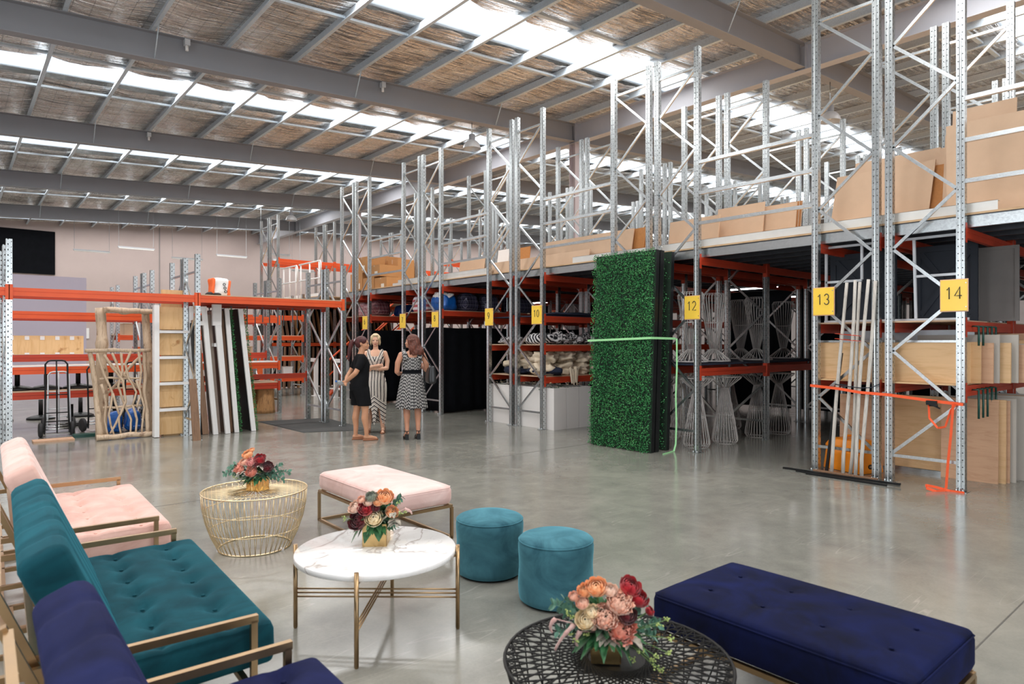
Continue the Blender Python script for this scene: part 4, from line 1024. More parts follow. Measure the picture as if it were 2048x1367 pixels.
for i, (x, y0, z1, mt) in enumerate(((8.95, 2.05, .93, 'ply'), (9.02, 2.03, .92, 'plyp'), (9.10, 1.99, .94, 'canv'), (9.32, 1.90, .96, 'canv'), (9.40, 1.86, .96, 'ply'), (9.7, 1.80, .96, 'canv'))):
    board('board_sheet', ['first', 'second', 'third', 'fourth', 'fifth', 'sixth'][i] + ' sheet standing behind the tall pinkish plywood, counted from it', mt, x, y0, 2.64, 0, z1, .03, .02, 'sheets filed on the floor by sign 14')
gg = 'boards filed on the middle shelf right of sign 14'
for i, (x, y0, z1, mt) in enumerate(((8.50, 2.17, 1.58, 'ply'), (8.60, 2.08, 1.57, 'plyp'), (8.70, 2.05, 1.66, 'canv'), (8.80, 1.97, 1.57, 'ply'), (8.92, 1.93, 1.66, 'canv'), (9.02, 1.86, 1.55, 'plyp'), (9.16, 1.83, 1.56, 'canv'), (9.3, 1.72, 1.6, 'ply'), (9.5, 1.66, 1.68, 'plyp'), (9.8, 1.62, 1.6, 'ply'))):
    board('board_sheet', ['first', 'second', 'third', 'fourth', 'fifth', 'sixth', 'seventh', 'eighth', 'ninth', 'tenth'][i] + ' upright board on the middle shelf right of the long plywood box', mt, x, y0, 2.85, 1.13, z1, .028, .01, gg)
M['green'] = simple('dark_green_divider_tube', H('14483f'), .4)
for i in range(10):
    x = 8.42 + i * .13; lv = 0 if i < 5 else 1
    m = MB(); yy = 2.165; xx = 8.42 + (i % 5) * .16; zt = (1.115, 1.80)[lv]; m.tube([(xx, yy, zt - .05), (xx, yy, zt - .36 + .1 * lv)], .011, 8); m.tube([(xx, yy, zt - .05), (xx, yy + .06, zt - .05)], .009, 6)
    o = m.build('divider_hook', M['green'], None, (xx, yy, zt - .2)); tag(o, ['first', 'second', 'third', 'fourth', 'fifth'][i % 5] + ' green divider tube from the front, hanging under the ' + ['lower', 'upper'][lv] + ' beam', 'divider', 'green divider tubes by sign 14')
r = thing('plywood_box', 'long open plywood box on the middle shelf behind signs 13 and 14', 'crate', (8.4, 3.03, 1.13))
m = MB(); m.box(8.32, 2.26, 1.13, 8.338, 3.82, 1.575); m.build('front_panel', M['ply'], r)
m = MB(); m.box(8.338, 2.26, 1.13, 8.74, 3.82, 1.145); m.box(8.72, 2.26, 1.145, 8.738, 3.82, 1.575); m.box(8.338, 3.80, 1.145, 8.72, 3.82, 1.575); m.box(8.338, 2.26, 1.145, 8.72, 2.28, 1.575); m.build('carcass', M['ply'], r)
m = MB(); m.box(8.312, 2.26, 1.575, 8.342, 3.82, 1.60); m.build('metal_edge', M['galv'], r)
o = MB().box(8.78, 2.3, 1.13, 8.80, 3.78, 1.72).build('grey_panel', M['steelw'], None, (8.79, 3, 1.13)); tag(o, 'grey metal panel standing behind the long plywood box', 'panel')
M['navyp'] = simple('navy_scenery_paint', H('1a212c'), .7, 0, .2, 2); M['greyp'] = simple('grey_felt_panel', H('77726f'), .9, 0, .1, 3)
for i, (y0, y1, t_) in enumerate(((2.30, 2.95, 'right, partly hidden by the yellow sign'), (3.15, 3.95, 'left, behind the leaning grey poles'))):
    r = thing('scenery_flat', 'navy scenery flat with diagonal trim ' + t_, 'scenery flat', (8.92, y0, 1.82), 0, 'navy scenery flats')
    MB().box(8.92, y0, 1.82, 8.935, y1, 2.72).build('panel', M['navyp'], r)
    m = MB(); w_ = .07
    for (a, b, c_, d) in ((y0, 1.82, y0 + w_, 2.72), (y1 - w_, 1.82, y1, 2.72), (y0 + w_, 1.82, y1 - w_, 1.89), (y0 + w_, 2.65, y1 - w_, 2.72)): m.box(8.90, a, b, 8.92, c_, d)
    m.bar((8.91, y0 + w_, 1.9), (8.91, y1 - w_, 2.64), .06, .018, (1, 0, 0)); m.bar((8.911, y0 + w_, 2.64), (8.911, y1 - w_, 1.9), .06, .016, (1, 0, 0)); m.build('trim', M['navyp'], r)
r = thing('pinboard_panel', 'grey felt panel in a pale frame on the top shelf at the picture edge', 'panel', (9.2, 2.2, 1.82)); MB().box(9.2, 2.02, 1.86, 9.21, 2.36, 2.64).build('felt', M['greyp'], r)
m = MB()
for (a, b, c_, d) in ((1.98, 1.82, 2.02, 2.68), (2.36, 1.82, 2.40, 2.68), (2.02, 1.82, 2.36, 1.86), (2.02, 2.64, 2.36, 2.68)): m.box(9.19, a, b, 9.22, c_, d)
m.build('frame', M['greyp'], r)
r = thing('aluminium_frame', 'pale aluminium display frame standing on the top shelf by signs 13 and 14', 'frame', (8.45, 3.0, 1.82)); tt_ = .028
for (a, b) in (((3.82, 1.834), (2.26, 1.834)), ((3.82, 2.765), (2.26, 2.765))): MB().bar((8.45, *a), (8.45, *b), tt_, tt_).build('rail', M['steelw'], r)
for (a, b) in (((3.80, 1.85), (3.80, 2.75)), ((3.37, 2.34), (3.37, 2.75)), ((2.78, 1.85), (2.80, 2.75)), ((2.30, 1.85), (2.30, 2.75))): MB().bar((8.45, *a), (8.45, *b), tt_, tt_, (0, 1, 0)).build('upright', M['steelw'], r)
m = MB(); m.bar((8.45, 3.80, 2.33), (8.45, 3.37, 2.33), tt_, tt_); m.bar((8.45, 2.78, 2.33), (8.45, 2.30, 2.33), tt_, tt_); m.build('crossbar', M['steelw'], r)
# toolbox
M['toolb'] = simple('orange_plastic', H('ee8a12'), .35, 0, .06)
r = thing('toolbox', 'orange plastic toolbox with a black badge on the floor behind the poles', 'toolbox', (8.50, 3.50, 0), .0); WL[r.name] = Vector((0, 0, 0))
ang = math.atan2(.49, .30); r.rotation_euler = (0, 0, -.32)
MB().rbox((.36, .50, .25), .02, (8, 8, 6), lambda p: (p.x * (1.12 - .12 * p.z / .25), p.y * (1.10 - .10 * p.z / .25), p.z)).build('body', M['toolb'], r)
MB().rbox((.37, .52, .13), .03, (8, 8, 6), lambda p: (p.x * (1 - .25 * max(0, p.z - .05) / .08), p.y * (1 - .18 * max(0, p.z - .05) / .08), p.z), Matrix.Translation((0, 0, .255))).build('lid', M['toolb'], r)
m = MB(); m.tube([(0, -.13, .37), (0, -.12, .41), (0, 0, .425), (0, .12, .41), (0, .13, .37)], .014, 8); m.build('handle', M['toolb'], r)
m = MB(); m.add([], []); pl = arc(.05, 0, .028, .028, -90, 90, 8) + arc(-.05, 0, .028, .028, 90, 270, 8)
Mq = Matrix.Translation((.02, -.2705, .085)) @ Matrix.Rotation(PI / 2 + .09, 4, 'X'); m.prism(pl, -.004, .004, Mq); bd = m.build('badge', M['black'], r)
fc = bpy.data.curves.new('lettering', 'FONT'); fc.body = 'GORILLA'; fc.size = .033; fc.align_x = 'CENTER'; fc.align_y = 'CENTER'; fc.extrude = .0005
to = bpy.data.objects.new('tmp', fc); col.objects.link(to); me = bpy.data.meshes.new_from_object(to); bpy.data.objects.remove(to); me.materials.clear(); me.materials.append(M['acr'])
to = bpy.data.objects.new('lettering', me); col.objects.link(to); to.parent = bd; to.matrix_local = Mq @ Matrix.Translation((0, 0, .0047))
# leaning poles and their ties
for i, (yb, yt, xb, t_) in enumerate(((3.547, 3.40, 8.02, 'leftmost'), (3.413, 3.29, 8.01, 'second'), (3.35, 3.235, 8.05, 'middle, set back'), (3.27, 3.15, 8.01, 'fourth'), (3.20, 3.085, 8.02, 'rightmost'))):
    m = MB(); n_ = 10; pts = [(xb + .05 * t + .012 * math.sin(3 * t + i), yb + (yt - yb) * t + .014 * math.sin(4 * t + i * 2) * (t > 0), 2.28 * t + .02 * (i % 2) * t) for t in [k / n_ for k in range(n_ + 1)]]
    m.tube(pts, [.021 - .003 * k / n_ for k in range(n_ + 1)], 12); o = m.build('wooden_pole', M['weathered'], None, (xb, yb, 0)); tag(o, 'weathered grey pole leaning on the rack of sign 13, %s of five' % t_, 'pole', 'weathered grey poles leaning on the rack')
o = MB().bar((8.05, 3.62, .0), (8.09, 3.46, 1.45), .03, .03, (1, 0, 0)).build('black_bar', M['black'], None, (8.05, 3.6, 0)); tag(o, 'thin black bar leaning left of the grey poles', 'bar')
for i, (z, cm, n_, lab) in enumerate(((1.66, 'red', .004, 'upper red cord tied round the grey poles'), (1.60, 'red', .004, 'lower red cord tied round the grey poles'), (1.06, 'navyp', .006, 'blue cord tied round the grey poles to the post'))):
    m = MB(); e = 3.30 if i < 2 else 3.02; m.tube([(8.005, 3.50, z + .02), (7.995, 3.35, z - .0), (8.0, 3.2, z - .01), (8.03, e - .0 if i < 2 else 3.10, z), (8.075, e if i < 2 else 3.03, z + .04)], n_, 6); m.tube([(8.005, 3.50, z + .02), (8.08, 3.49, z + .02), (8.085, 3.3, z)], n_, 6)
    o = m.build('cord', M[cm], None, (8.04, 3.3, z)); tag(o, lab, 'cord', 'cords round the grey poles')
M['orstrap'] = simple('orange_webbing', H('ef5b2c'), .7, 0, .06, 60)
r = thing('ratchet_strap', 'bright orange ratchet strap stretched across the posts of signs 13 and 14', 'strap', (8.06, 3.0, 1.0))
m = MB(); P_ = [(8.08, 3.83, 1.045), (7.985, 3.45, 1.03), (7.975, 3.2, 1.0), (8.07, 2.95, .985), (8.075, 2.5, .945), (8.08, 2.215, .925)]
for a, b in zip(P_, P_[1:]): m.bar(a, b, .032, .003, (Vector(b) - Vector(a)).cross(Vector((0, 0, 1))))
m.build('band', M['orstrap'], r)
m = MB(); m.cbox((8.055, 2.50, .925), (.03, .10, .045)); m.cyl((8.05, 2.52, .90), (8.05, 2.44, .90), .012, 8); m.bar((8.05, 2.55, .93), (8.05, 2.42, .87), .03, .012); m.build('ratchet_buckle', M['black'], r)
m = MB(); P_ = [(8.06, 2.30, .935), (8.055, 2.32, .6), (8.05, 2.345, .3), (8.04, 2.36, .03), (8.02, 2.36, .006), (7.93, 2.42, .006), (7.90, 2.50, .03), (7.95, 2.52, .05), (8.0, 2.44, .035), (8.05, 2.33, .006), (8.06, 2.2, .006)]
for a, b in zip(P_, P_[1:]): m.bar(a, b, .028, .003, (.65, .76, 0))
P_ = [(8.06, 2.53, .92), (8.05, 2.52, .76), (8.05, 2.44, .66), (8.05, 2.37, .68), (8.055, 2.32, .86), (8.06, 2.27, .93)]
for a, b in zip(P_, P_[1:]): m.bar(a, b, .022, .003, (.65, .76, 0))
m.build('tail', M['orstrap'], r)
for i, (a, b, lab) in enumerate((((7.93, 4.10, .012), (7.97, 2.78, .012), 'longest'), ((7.86, 3.9, .012), (7.90, 2.75, .03), 'middle'), ((7.80, 3.75, .012), (7.82, 2.86, .012), 'frontmost'), ((7.99, 3.75, .028), (8.0, 3.02, .028), 'brown topmost'))):
    o = MB().bar(a, b, .024, .02).build('metal_bar', M['black' if i != 3 else 'timb'], None, a); tag(o, lab + ' bar lying on the floor before the post of sign 13', 'bar', 'bars lying before the rack')
# ================================================================ UPSTAIRS STOCK
D = DZ + .001
gg = 'boards standing on the mezzanine'
board('mdf_board', 'wide board standing upstairs above sign 13', 'mdf', 8.85, 2.80, 3.95, D, 3.76, .018, .12, gg, skew=-.06)
board('mdf_board', 'second board close behind the wide board above sign 13', 'mdf', 8.95, 2.72, 3.70, D, 3.92, .018, .12, gg)
for i in range(4): board('mdf_board', ['first', 'second', 'third', 'fourth'][i] + ' board edge at the right end of the stack above sign 13', 'mdfd', 8.90 + .035 * i, 2.62, 2.80 + .0 * i, D, 3.70 + .02 * i, .018, .12, gg)
board('mdf_board', 'very large board standing upstairs above sign 14', 'mdf', 8.75, .7, 2.56, D, 4.10, .018, .14, gg, skew=.05)
board('mdf_board', 'large board behind the very large one above sign 14', 'mdf', 8.83, .8, 2.64, D, 4.02, .018, .14, gg)
board('mdf_board', 'third large board in the stack above sign 14', 'mdf', 8.91, .9, 2.72, D, 3.9, .018, .14, gg)
board('mdf_board', 'tall narrow board topping the stack above sign 14', 'mdf', 8.98, 1.98, 2.60, D, 4.32, .018, .12, gg)
board('mdf_board', 'board standing upstairs above sign 12, nearer one', 'mdf', 9.1, 5.04, 5.82, D, 3.66, .018, .10, gg)
for i in range(5): board('mdf_board', ['first', 'second', 'third', 'fourth', 'fifth'][i] + ' board filed right of the one above sign 12', 'mdf' if i % 2 == 0 else 'mdfd', 9.2 + .04 * i, 4.60, 5.2, D, 3.60 + .01 * i, .018, .10, gg)
board('mdf_board', 'board standing upstairs just right of the hedge panels', 'mdf', 8.85, 5.62, 6.53, D, 3.52, .018, .08, gg)
board('mdf_board', 'long low board standing upstairs above sign 10', 'mdf', 8.55, 7.05, 9.18, D, 3.47, .018, .10, gg)
board('mdf_board', 'low board lying along the mezzanine edge left of the hedge', 'mdf', 8.42, 7.9, 10.8, D, 3.20, .018, .08, gg)
for i in range(5): board('mdf_board', ['first', 'second', 'third', 'fourth', 'fifth'][i] + ' orange edged board at the end of the stack above the hedge', 'mdfd', 8.62 + .04 * i, 6.86, 7.6, D, 3.47 - .015 * i, .018, .10, gg)
board('mdf_board', 'pale board leaning upstairs above sign 8', 'mdf', 9.6, 12.4, 13.4, D, 3.6, .018, .1, gg); board('mdf_board', 'narrow pale board upstairs between signs 8 and 9', 'plwhite', 9.6, 11.5, 11.9, D, 3.7, .018, .1, gg)
board('mdf_board', 'tan board upstairs between signs 8 and 9', 'mdfd', 9.7, 10.9, 11.3, D, 3.7, .018, .1, gg)
M['rail'] = simple('off_white_steel_channel', H('dcdad5'), .35, .2, .05, 6)
for (y0, y1, x, z, lab) in ((1.96, 6.2, 8.27, 0, 'rightmost white steel channel lying along the mezzanine edge'), (6.25, 8.1, 8.27, 0, 'white steel channel above the hedge panels'), (10.45, 14.3, 8.30, 0, 'stack of long white channels on the edge above signs 7 and 8, lower'), (10.5, 14.1, 8.33, .07, 'stack of long white channels on the edge above signs 7 and 8, upper')):
    m = MB(); z0 = D + z; m.box(x, y0, z0, x + .003, y1, z0 + (.105 if y0 < 8 else .068)); m.box(x, y0, z0, x + .09, y1, z0 + .003); m.box(x, y0, z0 + (.102 if y0 < 8 else .065), x + .09, y1, z0 + (.105 if y0 < 8 else .068))
    o = m.build('steel_channel', M['rail'], None, (x, y0, z0)); tag(o, lab, 'channel', 'white channels on the mezzanine edge')
M['carton'] = simple('brown_cardboard', H('bd8a57'), .8, 0, .07, 3); M['tape'] = simple('packing_label_paper', H('e6e0d6'), .7)
def carton(lab, x0, y0, z0, sx, sy, sz, lbl=True):
    r = thing('carton', lab, 'box', (x0 + sx / 2, y0 + sy / 2, z0), 0, 'brown cartons on the mezzanine'); MB().box(x0, y0, z0, x0 + sx, y0 + sy, z0 + sz).build('box', M['carton'], r)
    m = MB(); m.box(x0 - .001, y0 + sy * .46, z0 + sz * .86, x0, y0 + sy * .54, z0 + sz); m.box(x0, y0 + sy * .46, z0 + sz, x0 + sx, y0 + sy * .54, z0 + sz + .001); m.build('tape', M['mdf'], r)
    if lbl: MB().box(x0 - .003, y0 + sy * .2, z0 + sz * .15, x0 - .001, y0 + sy * .45, z0 + sz * .45).build('label', M['tape'], r)
for i, (y, s_, z, h_) in enumerate(((14.95, .62, 0, .30), (15.6, .62, 0, .34), (16.25, .70, 0, .50), (15.3, .60, .345, .30), (16.0, .6, .50, .42), (14.75, .55, .0, .3))):
    if i == 5: continue
    carton(['low carton with a white label at the right end of the carton stack', 'low carton second in the bottom row above sign 6', 'large carton with a label at the left end of the stack', 'carton on the second layer, right', 'tall carton on the top layer, left'][i], 8.5, y, D + z, .55, s_, h_)
carton('open topped pale carton standing behind the stack upstairs', 9.2, 16.2, D, .5, .7, 1.0, False)
carton('small carton upstairs beside the white railing', 9.1, 15.4, D, .5, .6, .85, False)
# second deck beyond the stair opening, its railing and the stair
struct('floor_landing', plate(8.34, 18.65, DZ - .022, 24.3, 24.0, DZ), M['deckedge'])
m = MB(); m.box(8.34, 18.65, DZ - .16, 8.36, 24.0, DZ - .024); struct('deck_joist', m, M['galv'])
for (ya, yb, lab) in ((18.7, 20.3, 'right'), (20.45, 21.7, 'left')):
    r = thing('pipe_railing', 'white pipe railing above the stair opening, %s section' % lab, 'railing', (8.42, ya, D), 0, 'white pipe railings')
    for y in (ya + .12, (ya + yb) / 2, yb - .12): MB().cyl((8.42, y, D), (8.42, y, D + 1.04), .024, 8).build('upright', M['white'], r)
    m = MB()
    m.tube([(8.42, ya, D + .55), (8.42, ya, D + 1.0), (8.42, ya + .06, D + 1.06), (8.42, yb, D + 1.06), ], .024, 8); m.cyl((8.42, ya, D + .55), (8.42, yb, D + .55), .024, 8); m.box(8.41, ya, D, 8.43, yb, D + .10); m.build('handrail', M['white'], r)
r = thing('staircase', 'orange steel staircase climbing to the mezzanine behind the women', 'stairs', (8.5, 18.0, 0))
for y in (17.55, 18.45):
    MB().bar((8.55, y, .02), (12.0, y, 2.86), .05, .22, (0, 1, 0)).build('stringer', M['orange'], r)
    m = MB(); m.tube([(8.5, y, 0), (8.5, y, 1.0), (12.0, y, 3.85)], .028, 8); m.tube([(8.5, y, .55), (12.0, y, 3.4)], .022, 8); m.build('handrail', M['orange'], r)
for i in range(13):
    x = 8.68 + i * .262; z = .22 + i * .218; MB().box(x - .12, 17.57, z - .03, x + .13, 18.43, z).build('tread', M['plwhite'], r)
for (x, y, lab) in ((8.35, 17.2, 'right'), (8.2, 18.9, 'left')):
    r = thing('gate_frame', 'white painted guard frame at the foot of the orange stairs, ' + lab, 'guard', (x, y, 0)); m = MB()
    for yy in (y - .35, y + .35): m.box(x - .05, yy - .05, 0, x + .05, yy + .05, 1.1); m.box(x - .1, yy - .1, 0, x + .1, yy + .1, .012)
    m.build('posts', M['white'], r); MB().box(x - .05, y - .30, 1.0, x + .05, y + .30, 1.1).build('top_bar', M['white'], r)
# ================================================================ LEFT RACKS
LX = [-1.83, .62, 3.05, 5.6]
for i, (ya, yb, fl, lab) in enumerate(((11.45, 12.17, 0, 'low galvanised rack with orange top beams, nearest row by the floor mat'), (12.32, 13.05, 1, 'low galvanised rack back to back behind the nearest row by the floor mat'), (14.6, 15.3, 0, 'low rack with orange shelves holding the black table bases'), (15.45, 16.15, 1, 'low rack directly behind the shelves of black table bases'))):
    r = thing('pallet_rack', lab, 'rack', (LX[1], ya, 0), 0, 'low racks on the left side')
    for x in LX: rack_frame(r, x, ya, yb, 3.0, fl)
    for k in range(3):
        a, b = LX[k], LX[k + 1]
        if i == 0: rack_beam(r, a, b, ya, 2.335, -1, M['orange'], .115); rack_beam(r, a, b, yb, 2.335, 1, M['red'], .115)
        if i == 1:
            if k == 2:
                rack_beam(r, a, b, ya, 2.335, -1, M['red'], .115); rack_beam(r, a, b, yb, 2.335, 1, M['red'], .115); rack_beam(r, a, b, yb, .95, 1, M['red'], .10)
        if i == 2:
            for z in (2.13, 1.13, .68): rack_beam(r, a, b, ya, z, -1, M['orange'] if z > .7 else M['red'], .13)
            for z in (2.13, 1.34, .68): rack_beam(r, a, b, yb, z, 1, M['red'], .13)
        if i == 3:
            rack_beam(r, a, b, yb, 2.13, 1, M['red'], .13)
def sb(lab, x0, y0, z, x1, y1, mt='mdf', th=.02):
    o = MB().box(x0, y0, z, x1, y1, z + th).build('shelf_board', M[mt], None, ((x0 + x1) / 2, (y0 + y1) / 2, z)); tag(o, lab, 'shelf board', 'shelf boards on the left racks')
sb('thin shelf board on top of the nearest low rack', 3.1, 11.43, 2.337, 5.58, 13.0, 'mdf', .016)
sb('pale shelf board above the black table bases', -1.8, 14.58, 1.132, 5.6, 15.3, 'plwhite'); sb('shelf board under the black table bases', -1.8, 14.58, .682, 5.6, 15.3, 'mdf')
M['bing'] = simple('grey_bin', H('7d7f84'), .5)
# rods hanging under the top shelf
for i in range(17):
    x = 3.25 + i * .14; y = 13.0 if i % 2 else 12.2; m = MB(); m.tube([(x, y, 2.22), (x, y, 1.86 + .04 * (i % 3))], .010, 6); m.tube([(x - .02, y, 2.21), (x + .02, y, 2.21)], .007, 6)
    o = m.build('hanging_rod', M['bing'], None, (x, y, 2.1)); tag(o, 'short steel rod hanging under the top shelf of the nearest low rack', 'rod', 'short rods hanging under the top shelf')
# cement style bag on the rack
M['orbag'] = simple('orange_bag_side', H('ee6a2d'), .5)
def puff(p): 
    q = noise.noise(p * 6) * .04; return (p.x + q, p.y + q * .5, p.z + q * .4 + (.0))
r = thing('paper_sack', 'white and orange sack standing on the top beam of the low rack', 'sack', (3.50, 11.80, 2.355)); WL[r.name] = Vector((0, 0, 0)); r.rotation_euler = (0, 0, .1)
MB().rbox((.26, .16, .31), .05, (12, 8, 10), puff).build('body', M['white'], r)
m = MB(); m.rbox((.07, .165, .30), .03, (6, 8, 10), puff, Matrix.Translation((-.135, 0, .0))); m.rbox((.05, .165, .26), .02, (6, 8, 10), puff, Matrix.Translation((.135, 0, .01))); m.build('side_gusset', M['orbag'], r)
m = MB()
for k in range(3): 
    m.tube([(.035 + .012 * k + .020 * math.cos(a), -.099, .20 - .06 * k + .020 * math.sin(a)) for a in [2 * PI * q / 16 for q in range(16)]], .006, 5, closed=True)
m.build('ring_print', M['ink'], r)
m = MB(); blob(m, (3.36, 11.72, 2.385), (.12, .08, .035), .6, 9, 3); o = m.build('gloves', M['darkrubber'], None, (3.36, 11.72, 2.36)); tag(o, 'dark crumpled gloves lying left of the white and orange sack', 'gloves')
# ---------------------------------------------------------------- branch lattice and log frame
def logp(m, a, b, r0, r1, seed, n=14, wob=.02, k=10):
    a = Vector(a); b = Vector(b); rg = random.Random(seed); pts = []; rs = []
    d = (b - a).normalized(); s1 = d.cross(Vector((0, 1, .01))).normalized()
    for i in range(n + 1):
        t = i / n; w = wob * (noise.noise((t * 3, seed * 1.7, 0))) * math.sin(PI * t) ** .5 * 2
        pts.append(a + (b - a) * t + s1 * w + Vector((0, 1, 0)) * wob * noise.noise((t * 3, seed, 5))); rs.append((r0 + (r1 - r0) * t) * (1 + .12 * noise.noise((t * 9, seed, 2)) + (.18 if rg.random() < .15 else 0)))
    m.tube(pts, rs, k)
r = thing('log_frame', 'tall frame of thick peeled logs standing behind the branch lattice', 'log frame', (2.2, 12.62, 0))
for (a, b, r0, r1, sd) in (((1.90, 12.6, 0), (1.885, 12.7, 2.14), .085, .075, 1), ((2.64, 12.6, 0), (2.55, 12.7, 2.14), .07, .06, 2)): m = MB(); logp(m, a, b, r0, r1, sd, 18, .03, 14); m.build('post_log', M['logw'], r)
m = MB(); logp(m, (1.92, 12.60, 2.10), (2.66, 12.60, 2.10), .052, .045, 3); m.build('top_log', M['logw'], r)
m = MB(); logp(m, (1.95, 12.66, 1.3), (2.5, 12.66, .75), .025, .02, 4); logp(m, (2.5, 12.70, 1.35), (1.95, 12.70, .7), .025, .02, 5); m.build('cross_branch', M['logw'], r)
r = thing('branch_lattice', 'gate sized lattice of forked driftwood branches leaning on the log frame', 'lattice', (2.17, 12.42, 0))
for (a, b, r0, r1, sd) in (((1.84, 12.36, 0.05), (1.71, 12.50, 1.42), .045, .034, 11), ((2.52, 12.36, 0.05), (2.50, 12.50, 1.42), .038, .03, 12)): m = MB(); logp(m, a, b, r0, r1, sd, 14, .03); m.build('side_branch', M['logw'], r)
for (a, b, rr, sd) in (((1.64, 12.47, 1.44), (2.58, 12.47, 1.44), .032, 13), ((1.78, 12.33, .05), (2.60, 12.33, .05), .045, 14), ((1.84, 12.46, .98), (2.46, 12.46, .98), .018, 15), ((1.88, 12.42, .52), (2.44, 12.42, .52), .020, 16)): m = MB(); logp(m, a, b, rr, rr * .9, sd); m.build('cross_branch', M['logw'], r)
paths = [[(1.80, 1.40), (1.90, 1.05), (2.02, .75), (1.96, .40), (2.02, .08)], [(1.90, 1.38), (2.02, 1.15), (2.16, .95), (2.20, .60), (2.10, .35), (2.12, .08)], [(2.02, 1.40), (2.10, 1.15), (2.16, .95)], [(2.14, 1.40), (2.16, 1.1), (2.10, .85), (2.18, .55), (2.28, .30), (2.26, .08)],
         [(2.28, 1.42), (2.20, 1.22), (2.24, .98), (2.36, .75), (2.30, .55)], [(2.40, 1.42), (2.44, 1.1), (2.40, .8), (2.47, .5), (2.42, .08)], [(2.30, .55), (2.36, .3), (2.34, .08)], [(1.86, .9), (1.92, .6), (1.90, .3), (1.94, .08)], [(2.36, .95), (2.42, .70), (2.36, .50)], [(2.02, .75), (2.10, .40)], [(2.20, .60), (2.06, .25), (1.98, .1)]]
for i, p in enumerate(paths):
    m = MB(); n_ = len(p); fine = []
    for j in range(n_ - 1):
        for q in range(4): t = q / 4; fine.append((p[j][0] * (1 - t) + p[j + 1][0] * t, p[j][1] * (1 - t) + p[j + 1][1] * t))
    fine.append(p[-1]); L_ = len(fine)
    m.tube([(x + .012 * noise.noise((z * 6, i, 0)), 12.35 + .09 * z / 1.4 + .03 * math.sin(i * 2 + z * 3) * .6, z) for x, z in fine], [.021 * (1 - .35 * (k / L_)) * (1 + .15 * noise.noise((k, i, 1))) for k in range(L_)], 8); m.build('branch', M['logw'], r)
for i, (x0, x1, zt, t_) in enumerate(((2.72, 2.58, 1.15, 'thickest'), (2.76, 2.66, .85, 'middle'), (2.80, 2.62, 1.4, 'tallest'), (2.84, 2.70, .7, 'shortest'))):
    m = MB(); logp(m, (x0, 12.25 + .03 * i, .01), (x1, 12.45, zt), .02, .010, 30 + i, 12, .05, 8); o = m.build('loose_branch', M['timb'], None, (x0, 12.3, 0)); tag(o, t_ + ' of the loose branches between the lattice and the white ladder unit', 'branch', 'loose branches by the lattice')
# ---------------------------------------------------------------- white ladder shelf unit
r = thing('ladder_shelf', 'tall white ladder shelf unit with pine plywood back panels', 'shelf unit', (2.87, 12.2, 0))
def shear(x, z, y0=12.12): return (x + (.0), y0 + .05 * z, z)
for (xa, xb, w, dp) in ((2.60, 2.59, .075, .15), (3.13, 3.12, .06, .10)):
    m = MB(); m.box(xa - w / 2, 12.10, 0.01, xa + w / 2, 12.10 + dp, 2.19); m.build('side_post', M['white'], r)
for i, z in enumerate((1.75, 1.32, .885, .45)):
    m = MB(); m.box(2.64, 12.09, z - .022, 3.10, 12.22, z + .022); m.build('rung', M['white'], r)
for i, (z0, z1) in enumerate(((1.79, 2.17), (1.36, 1.72), (.92, 1.29), (.49, .86), (.03, .42))): MB().box(2.645, 12.21, z0, 3.095, 12.225, z1).build('back_panel', M['plyv'], r)
m = MB(); m.box(2.66, 12.20, .76, 3.08, 12.21, .80); m.build('cleat', M['plyv'], r)
o = MB().box(2.70, 12.26, 0, 3.07, 12.285, 2.46).build('pine_board', M['plyv'], None, (2.9, 12.27, 0)); tag(o, 'tall pine board rising behind the white ladder unit above the orange beam', 'board')
m = MB(); m.add([(2.955, 11.33, 0), (3.075, 11.33, 0), (3.075, 11.37, 0), (2.955, 11.37, 0), (2.905, 11.35, .99), (3.01, 11.35, .99), (3.01, 11.39, .99), (2.905, 11.39, .99)], [(0, 3, 2, 1), (4, 5, 6, 7), (0, 1, 5, 4), (1, 2, 6, 5), (2, 3, 7, 6), (3, 0, 4, 7)])
o = m.build('timber_plank', M['timb'], None, (3.0, 11.35, 0)); tag(o, 'short brown timber plank standing against the front post of the low rack', 'plank')
def lean_box(name, lab, cat, mt, xb, xt, w, y0, y1, zt, grp=None, parent=None, wt=None):
    m = MB(); wt = wt or w; m.add([(xb, y0, 0.004), (xb + w, y0, 0.004), (xb + w, y1, 0.004), (xb, y1, 0.004), (xt, y0, zt), (xt + wt, y0, zt), (xt + wt, y1, zt), (xt, y1, zt)], [(0, 3, 2, 1), (4, 5, 6, 7), (0, 1, 5, 4), (1, 2, 6, 5), (2, 3, 7, 6), (3, 0, 4, 7)])
    o = m.build(name, M[mt], parent, None if parent else (xb, (y0 + y1) / 2, 0))
    if not parent: tag(o, lab, cat, grp)
    return o
gg = 'panels and frames leaning by the low rack'
r = thing('door_frame', 'white painted door frame leaning by the low rack post, left one', 'frame', (3.4, 12.0, 0), 0, gg)
lean_box('upright', '', '', 'white', 3.42, 3.23, .075, 11.86, 11.92, 2.18, None, r); lean_box('upright', '', '', 'white', 3.40, 3.20, .06, 12.5, 12.56, 2.18, None, r)
m = MB(); m.box(3.12, 11.85, 1.86, 3.28, 11.91, 1.93); m.box(3.12, 11.85, 2.10, 3.28, 11.91, 2.17); m.build('rail', M['white'], r)
r = thing('door_frame', 'white painted door frame leaning by the low rack post, right one', 'frame', (3.6, 12.0, 0), 0, gg)
lean_box('upright', '', '', 'white', 3.61, 3.41, .08, 11.84, 11.90, 2.22, None, r, .10); m = MB(); m.box(3.40, 11.835, 1.86, 3.54, 11.91, 2.22); m.build('head_block', M['white'], r)
m = MB(); m.box(3.44, 11.9, 1.5, 3.50, 12.6, 1.56); m.build('rail', M['white'], r)
